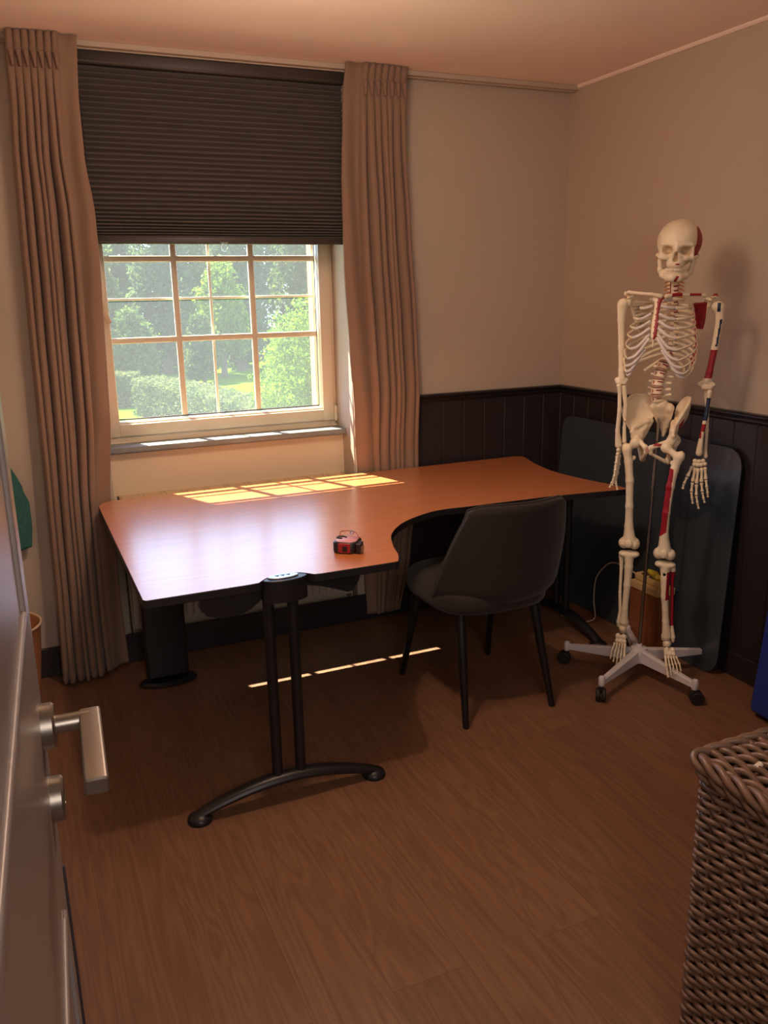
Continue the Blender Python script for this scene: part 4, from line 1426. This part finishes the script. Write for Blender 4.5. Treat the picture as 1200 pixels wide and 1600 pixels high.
# --- shoulder girdle
bone('clavicle', chain([(.002, -.088, 1.482), (-.03, -.090, 1.489), (-.065, -.070, 1.492), (-.108, -.045, 1.497)], [.0085, .0055, .0055, .0065]), SK, .0025, .004)
bone('clavicle', chain([(.022, -.090, 1.481), (.055, -.078, 1.486), (.095, -.052, 1.484), (.150, -.030, 1.482)], [.0085, .0055, .0055, .0065]), SK, .0025, .004, ['bone', 'muscle_red'],
     lambda Q: np.where(((Q[:, 0] > .04) & (Q[:, 0] < .075) & (Q[:, 1] < -.066)) | ((Q[:, 0] > .10) & (Q[:, 0] < .138) & (Q[:, 2] > 1.481)), 1, 0))
def scapula(s, T, glen, acr, inf, med, paint=None):
    glen, acr, inf, med = [np.array(q, float) for q in (glen, acr, inf, med)]
    n = np.cross(inf - glen, med - glen); n /= np.linalg.norm(n)
    if n[1] < 0: n = -n
    def fn(P):
        edges = union(P, chain([tuple(glen), tuple(inf), tuple(med), tuple(glen)], [.007, .005, .004, .006]), .003)
        # thin plate inside the triangle
        d = np.abs((P - glen) @ n) - .0016
        for a, b, c in ((glen, inf, med), (inf, med, glen), (med, glen, inf)):
            e = b - a; m_ = np.cross(n, e); m_ /= np.linalg.norm(m_)
            if (c - a) @ m_ > 0: m_ = -m_
            d = np.maximum(d, (P - a) @ m_)
        sp0 = med * .8 + inf * .2
        ridge = union(P, chain([tuple(sp0 + n * .004), tuple((glen + med) / 2 + n * .018), tuple(acr)], [.003, .004, .008]), .004)
        cor = union(P, chain([tuple(glen), tuple(glen + np.array([-s * .012, -.020, .020])), tuple(glen + np.array([s * .004, -.040, .014]))], [.010, .006, .005]), .004)
        return smin(smin(smin(edges, d, .003), ridge, .003), smin(cor, sd_ell(P, tuple(glen), (.010, .012, .017)), .004), .004)
    A = np.stack([glen, acr, inf, med])
    return solid('scapula', fn, A.min(0) - .045, A.max(0) + .035, .0028, ['bone', 'muscle_red'], SK, paint)
scapula(-1, None, (-.106, .004, 1.462), (-.118, -.012, 1.492), (-.062, .075, 1.345), (-.018, .095, 1.455))
scapula(1, None, (.166, .004, 1.452), (.186, -.022, 1.480), (.146, .070, 1.335), (.112, .088, 1.450),
        lambda Q: np.where(((Q[:, 2] < 1.458) & (Q[:, 2] > 1.362) & (Q[:, 0] > .118) & (Q[:, 0] < .160) & (Q[:, 1] < .075)) | ((Q[:, 2] > 1.478) & (Q[:, 0] > .165)), 1, 0))

# --- arms
bone('humerus', [('e', (-.126, .0, 1.458), (.019, .019, .018))] + chain([(-.130, 0, 1.452), (-.131, 0, 1.40), (-.125, 0, 1.30), (-.120, .0, 1.215), (-.118, 0, 1.185)], [.018, .013, .0115, .0112, .014]) +
     [('c', (-.136, 0, 1.180), (-.102, 0, 1.180), .009, .008), ('c', (-.130, -.004, 1.170), (-.108, -.004, 1.170), .009, .008)], SK, .0028, .006)
bone('ulna', chain([(-.106, .012, 1.185), (-.110, .006, 1.155), (-.099, .004, 1.08), (-.100, .004, 1.0), (-.098, .0, .948)], [.010, .0105, .0072, .0062, .008]), SK, .0025, .004)
bone('radius', chain([(-.127, -.004, 1.160), (-.124, -.004, 1.140), (-.120, -.010, 1.07), (-.124, -.008, .99), (-.118, -.004, .935)], [.010, .0066, .0078, .0080, .013]), SK, .0025, .004)
bone('humerus', [('e', (.196, -.02, 1.442), (.021, .020, .019))] + chain([(.203, -.02, 1.440), (.206, -.02, 1.400), (.196, -.02, 1.30), (.185, -.022, 1.215), (.181, -.022, 1.190)], [.018, .0135, .0115, .0112, .014]) +
     [('c', (.155, -.022, 1.172), (.176, -.022, 1.180), .008, .010), ('c', (.176, -.022, 1.180), (.200, -.022, 1.168), .010, .009), ('c', (.168, -.028, 1.160), (.190, -.028, 1.158), .009, .009)], SK, .0028, .006,
     ['bone', 'muscle_red', 'muscle_blue'], lambda Q: np.where((Q[:, 2] < 1.292) & (Q[:, 2] > 1.193) & (Q[:, 1] < -.02) & (Q[:, 0] < .208), 1,
        np.where(((np.abs(Q[:, 0] - .200) < .0055) & (Q[:, 2] > 1.425) & (Q[:, 2] < 1.455) & (Q[:, 1] < -.03)) | ((np.abs(Q[:, 0] - .208 + .10 * (1.38 - Q[:, 2])) < .0035) & (Q[:, 2] > 1.305) & (Q[:, 2] < 1.40) & (Q[:, 1] < -.02)), 2, 0)))
bone('ulna', chain([(.176, .0, 1.165), (.180, -.008, 1.135), (.188, -.010, 1.08), (.192, -.010, 1.0), (.192, -.014, .925), (.194, -.016, .905)], [.009, .009, .0065, .006, .006, .008]), SK, .0025, .004)
bone('radius', chain([(.190, -.030, 1.142), (.189, -.030, 1.120), (.184, -.032, 1.06), (.174, -.034, .985), (.170, -.030, .920)], [.010, .0065, .0078, .0075, .0125]), SK, .0025, .004,
     ['bone', 'muscle_red', 'muscle_blue'], lambda Q: np.where((Q[:, 2] < 1.122) & (Q[:, 2] > 1.040) & (Q[:, 1] < -.026), 2, np.where((Q[:, 2] < 1.028) & (Q[:, 2] > .975) & (Q[:, 1] < -.03) & ((Q[:, 2] > 1.0) | (Q[:, 0] < .172)), 1, 0)))
def hand(base, fingers, carp):
    e = bpy.data.objects.new('hand', None); C.objects.link(e); e.parent = SK
    bone('wrist_bones', [('e', c_, r_) for c_, r_ in carp], e, .002, .002)
    for path in fingers:
        m = MB()
        for i, (a, b) in enumerate(zip(path, path[1:])):
            a, b = Vector(a), Vector(b)
            L_ = (b - a).length
            rr_ = [.0072, .0060, .0052, .0046][i]
            ts = [.04, .12, .3, .5, .7, .88, .97]
            pr = [.75, 1.05, .72, .62, .72, 1.02, .7]
            m.tube([a.lerp(b, t) for t in ts], [rr_ * q for q in pr], 10)
        m.build('finger', 'bone', e)
    return e
carpL = [((.158, -.030, .890), (.009, .007, .008)), ((.172, -.031, .889), (.009, .008, .008)), ((.186, -.028, .891), (.008, .007, .008)), ((.156, -.032, .876), (.008, .008, .008)), ((.168, -.033, .875), (.008, .008, .008)), ((.180, -.032, .876), (.0085, .008, .008)), ((.193, -.028, .879), (.008, .007, .008))]
hand(None, [
    [(.150, -.036, .872), (.134, -.045, .832), (.124, -.050, .806), (.121, -.052, .786)],
    [(.160, -.034, .868), (.154, -.040, .812), (.152, -.048, .776), (.156, -.050, .752), (.160, -.048, .732)],
    [(.171, -.034, .866), (.168, -.042, .806), (.170, -.052, .764), (.176, -.054, .736), (.182, -.052, .714)],
    [(.183, -.032, .868), (.185, -.040, .812), (.190, -.050, .778), (.196, -.052, .754), (.201, -.050, .738)],
    [(.194, -.029, .870), (.200, -.036, .822), (.205, -.044, .794), (.209, -.046, .774), (.211, -.044, .758)]], carpL)
carpR = [((-.118, -.018, .918), (.007, .009, .008)), ((-.116, -.004, .917), (.007, .009, .008)), ((-.114, .010, .918), (.007, .008, .008)), ((-.119, -.018, .903), (.007, .009, .008)), ((-.117, -.004, .903), (.007, .009, .008)), ((-.114, .008, .905), (.007, .008, .008))]
hand(None, [
    [(-.120, -.026, .898), (-.122, -.042, .868), (-.124, -.054, .842), (-.126, -.060, .822)],
    [(-.119, -.018, .896), (-.124, -.026, .846), (-.128, -.036, .812), (-.136, -.042, .792), (-.142, -.042, .776)],
    [(-.118, -.008, .894), (-.121, -.014, .840), (-.123, -.024, .806), (-.118, -.032, .786), (-.112, -.034, .766)],
    [(-.116, .002, .895), (-.118, -.002, .844), (-.122, -.012, .812), (-.128, -.020, .794), (-.134, -.022, .780)],
    [(-.113, .010, .897), (-.114, .008, .852), (-.117, -.002, .824), (-.120, -.008, .806), (-.120, -.012, .792)]], carpR)

# --- pelvis (turned 24 degrees)
PX = rotz(-24, (.016, .006, 0))
pel = bpy.data.objects.new('pelvis', None); C.objects.link(pel); pel.parent = SK
def hip(s):
    crest = spline([(s * .098, -.060, 1.028), (s * .112, -.050, 1.062), (s * .118, -.012, 1.098), (s * .108, .030, 1.116), (s * .075, .068, 1.110), (s * .045, .082, 1.082), (s * .038, .078, 1.050)], 5)
    inner = spline([(s * .082, -.036, .985), (s * .080, -.028, .988), (s * .074, -.012, .994), (s * .066, .008, 1.002), (s * .056, .028, 1.012), (s * .048, .046, 1.022), (s * .042, .056, 1.030)], 5)
    nn = len(crest)
    def surf_pt(u, v):
        i = int(round(u * (nn - 1)))
        a, b = crest[i], inner[i]
        q = a.lerp(b, v)
        bow = .016 * math.sin(PI * v) * math.sin(PI * u)
        return q + Vector((s * bow * .8, bow * .7, -bow * .4))
    m = MB().grid(surf_pt, nn - 1, 12)
    m.v = [tuple(PX[0] @ np.array(q) + PX[1]) for q in m.v]
    nfc = len(m.f)
    o = m.build('hip_wing', ['bone', 'muscle_red'], pel, angle=180)
    if s > 0:
        idx = [1 if (p_.index // 12) in (3, 4, 5, 6, 12, 13, 14, 15, 16) and 2 < p_.index % 12 < 8 else 0 for p_ in o.data.polygons]
        o.data.polygons.foreach_set('material_index', idx)
    so = o.modifiers.new('thickness', 'SOLIDIFY'); so.thickness = .006; so.offset = 0
    MB().tube([tuple(PX[0] @ np.array(q) + PX[1]) for q in crest], [.0055] * nn, 8).build('crest_rim', 'bone', o)
    items = [('e', (s * .072, -.008, .962), (.026, .026, .026)), ('c', (s * .080, -.034, .985), (s * .070, -.022, .968), .010, .014), ('c', (s * .062, -.030, .962), (s * .012, -.064, .938), .009, .009),
             ('c', (s * .010, -.064, .938), (s * .010, -.060, .918), .009, .008), ('c', (s * .010, -.058, .914), (s * .044, -.010, .882), .006, .008), ('c', (s * .050, .004, .880), (s * .068, .008, .945), .012, .014),
             ('c', (s * .062, .014, .965), (s * .046, .046, 1.02), .013, .012), ('c', (s * .072, -.010, .970), (s * .075, -.020, .995), .018, .010), ('c', (s * .078, -.030, 1.000), (s * .052, .030, 1.020), .009, .012), ('c', (s * .074, -.020, .965), (s * .056, .020, 1.000), .016, .014)]
    bone('hip_bone', items, pel, .003, .006, ['bone', 'muscle_red'], (lambda Q: np.where((s > 0) & (Q[:, 0] > .02) & (Q[:, 0] < .06) & (Q[:, 1] < -.036) & (Q[:, 2] > .945) & (Q[:, 2] < .955), 1, 0)), PX,
         cut=[('e', (s * .094, -.014, .952), (.018, .020, .020))])
hip(-1); hip(1)
sac = chain([(0, .024, 1.088), (0, .045, 1.055), (0, .066, 1.015), (0, .070, .985), (0, .062, .965)], [.026, .024, .016, .010, .006])
sac += [('e', (s * .026, .036, 1.076), (.020, .018, .018)) for s in (-1, 1)] + [('c', (s * .030, .040, 1.07), (s * .014, .064, 1.0), .014, .008) for s in (-1, 1)]
bone('sacrum', sac, pel, .003, .008, 'bone', None, PX)
o = MB().lathe([(.008, -.012), (.010, 0), (.008, .012)], (0, -.064, .928), 14).build('pubic_disc', 'disc_tan', pel)
o.data.transform(Matrix([list(PX[0][i]) + [PX[1][i]] for i in range(3)] + [[0, 0, 0, 1]]))

# --- legs
def pleg(q): return tuple(q)
bone('femur', [('e', (-.056, -.012, .947), (.021, .021, .021)), ('c', (-.060, -.010, .942), (-.082, 0, .922), .012, .013), ('e', (-.092, .002, .926), (.014, .016, .018)), ('c', (-.086, 0, .915), (-.078, 0, .870), .018, .013), ('e', (-.060, .012, .885), (.008, .008, .010))] +
     chain([(-.078, 0, .870), (-.070, -.004, .80), (-.066, -.006, .70), (-.064, -.002, .62), (-.060, 0, .570)], [.0155, .0145, .0138, .0155, .024]) +
     [('e', (-.079, .004, .549), (.021, .027, .022)), ('e', (-.040, .004, .548), (.021, .027, .023)), ('e', (-.058, -.012, .560), (.018, .010, .018))], SK, .003, .008)
bone('kneecap', [('e', (-.062, -.024, .553), (.016, .008, .017))], SK, .0025)
bone('tibia', [('e', (-.040, .004, .505), (.022, .022, .013)), ('e', (-.076, .004, .505), (.021, .022, .013)), ('c', (-.057, .0, .500), (-.056, -.004, .455), .020, .014)] +
     chain([(-.056, -.004, .455), (-.058, -.006, .38), (-.062, -.002, .28), (-.064, .004, .222)], [.0165, .0132, .0118, .018]) + [('c', (-.052, .004, .220), (-.051, .004, .206), .008, .006)], SK, .0028, .007)
bone('fibula', chain([(-.086, .016, .492), (-.084, .014, .44), (-.084, .012, .34), (-.080, .012, .26), (-.083, .010, .216), (-.084, .008, .200)], [.0105, .0065, .006, .006, .0095, .006]), SK, .0025, .004)
LY = -.075
red1 = lambda Q: np.where((Q[:, 2] < .868) & (Q[:, 2] > .618 + .9 * np.clip(Q[:, 0] - .062, -.02, .02)) & (Q[:, 1] < LY + .006) & (Q[:, 0] < .078 + .05 * (Q[:, 2] - .75)), 1, 0)
bone('femur', [('e', (.054, LY + .02, .940), (.021, .021, .021)), ('c', (.058, LY + .016, .936), (.090, LY, .915), .012, .013), ('e', (.106, LY, .915), (.014, .016, .018)), ('c', (.098, LY, .905), (.086, LY, .860), .017, .013), ('e', (.078, LY + .014, .885), (.008, .008, .010))] +
     chain([(.086, LY, .862), (.076, LY - .004, .80), (.068, LY - .006, .70), (.066, LY - .002, .61), (.070, LY, .560)], [.0155, .0145, .0138, .0155, .024]) +
     [('e', (.052, LY + .004, .539), (.021, .027, .022)), ('e', (.091, LY + .004, .536), (.021, .027, .022)), ('e', (.070, LY - .012, .550), (.018, .010, .018))], SK, .003, .008, ['bone', 'muscle_red'], red1)
bone('kneecap', [('e', (.068, LY - .024, .543), (.016, .008, .017))], SK, .0025)
bone('tibia', [('e', (.060, LY + .004, .497), (.021, .022, .013)), ('e', (.094, LY + .004, .495), (.021, .022, .013)), ('c', (.077, LY, .490), (.079, LY - .004, .445), .020, .014)] +
     chain([(.079, LY - .004, .445), (.083, LY - .006, .37), (.092, LY - .002, .27), (.100, LY + .004, .208)], [.0165, .0132, .0118, .018]) + [('c', (.088, LY + .004, .206), (.087, LY + .004, .192), .008, .006)], SK, .0028, .007,
     ['bone', 'muscle_red', 'plastic_black'], lambda Q: np.where((Q[:, 0] > .084) & (Q[:, 2] > .36) & (Q[:, 2] < .470) & (Q[:, 1] < LY + .004), 1, np.where(((Q[:, 0] - .076) ** 2 + (Q[:, 2] - .462) ** 2 < .006 ** 2) & (Q[:, 1] < LY), 2, 0)))
bone('fibula', chain([(.106, LY + .010, .478), (.106, LY + .010, .43), (.112, LY + .010, .33), (.116, LY + .010, .25), (.122, LY + .008, .204), (.124, LY + .006, .188)], [.0105, .0065, .006, .006, .0095, .006]), SK, .0025, .004,
     ['bone', 'muscle_red'], lambda Q: np.where((Q[:, 2] > .25) & (Q[:, 2] < .47) & (Q[:, 1] < LY + .012), 1, 0))
def foot(ank, s, tip):
    """hanging foot: toes point forward and down"""
    e = bpy.data.objects.new('foot', None); C.objects.link(e); e.parent = SK
    A = Vector(ank); T = Vector(tip)
    d = (T - A)
    def at(f_, side, up_=0): return tuple(A + d * f_ + Vector((side, 0, 0)) + Vector((0, -.35, .25)) * 0 + Vector((0, up_ * -.8, up_ * .5)))
    bone('ankle_bones', [('e', tuple(A + Vector((0, .004, -.014))), (.016, .020, .016)), ('c', tuple(A + Vector((0, .010, -.026))), tuple(A + Vector((0, .050, -.040))), .014, .014),
        ('e', at(.28, -s * .010), (.012, .012, .013)), ('e', at(.27, s * .012), (.011, .012, .013)), ('e', at(.38, -s * .016), (.008, .009, .010)), ('e', at(.38, -s * .002), (.008, .009, .010)), ('e', at(.37, s * .013), (.008, .009, .010))], e, .0025, .003)
    for k in range(5):
        side = -s * .019 + s * .0098 * k
        fan = 1.35
        l1, l2, l3, l4 = .42, [.70, .69, .67, .64, .61][k], [.84, .83, .80, .76, .72][k], [1.0, .95, .90, .85, .79][k]
        r_ = .0058 if k == 0 else .0042
        m = MB()
        segs = [(l1, l2, 1.0, 1.25), (l2 + .015, l3, 1.25, 1.3), (l3 + .012, l4, 1.3, 1.33)]
        for i, (a, b, fa, fb) in enumerate(segs):
            pa, pb = Vector(at(a, side * fa)), Vector(at(b, side * fb))
            pa.z += .006 * (i == 1); pb.y += -.006 * (i == 2)
            m.tube([pa.lerp(pb, t) for t in (.02, .12, .4, .75, .92, 1)], [r_ * q * (1 - .12 * i) for q in (.8, 1.05, .68, .72, 1.08, .7)], 10)
        m.build('toe', 'bone', e)
    return e
foot((-.066, .004, .206), -1, (-.082, -.085, .058))
foot((.103, LY + .004, .190), 1, (.138, LY - .085, .078))
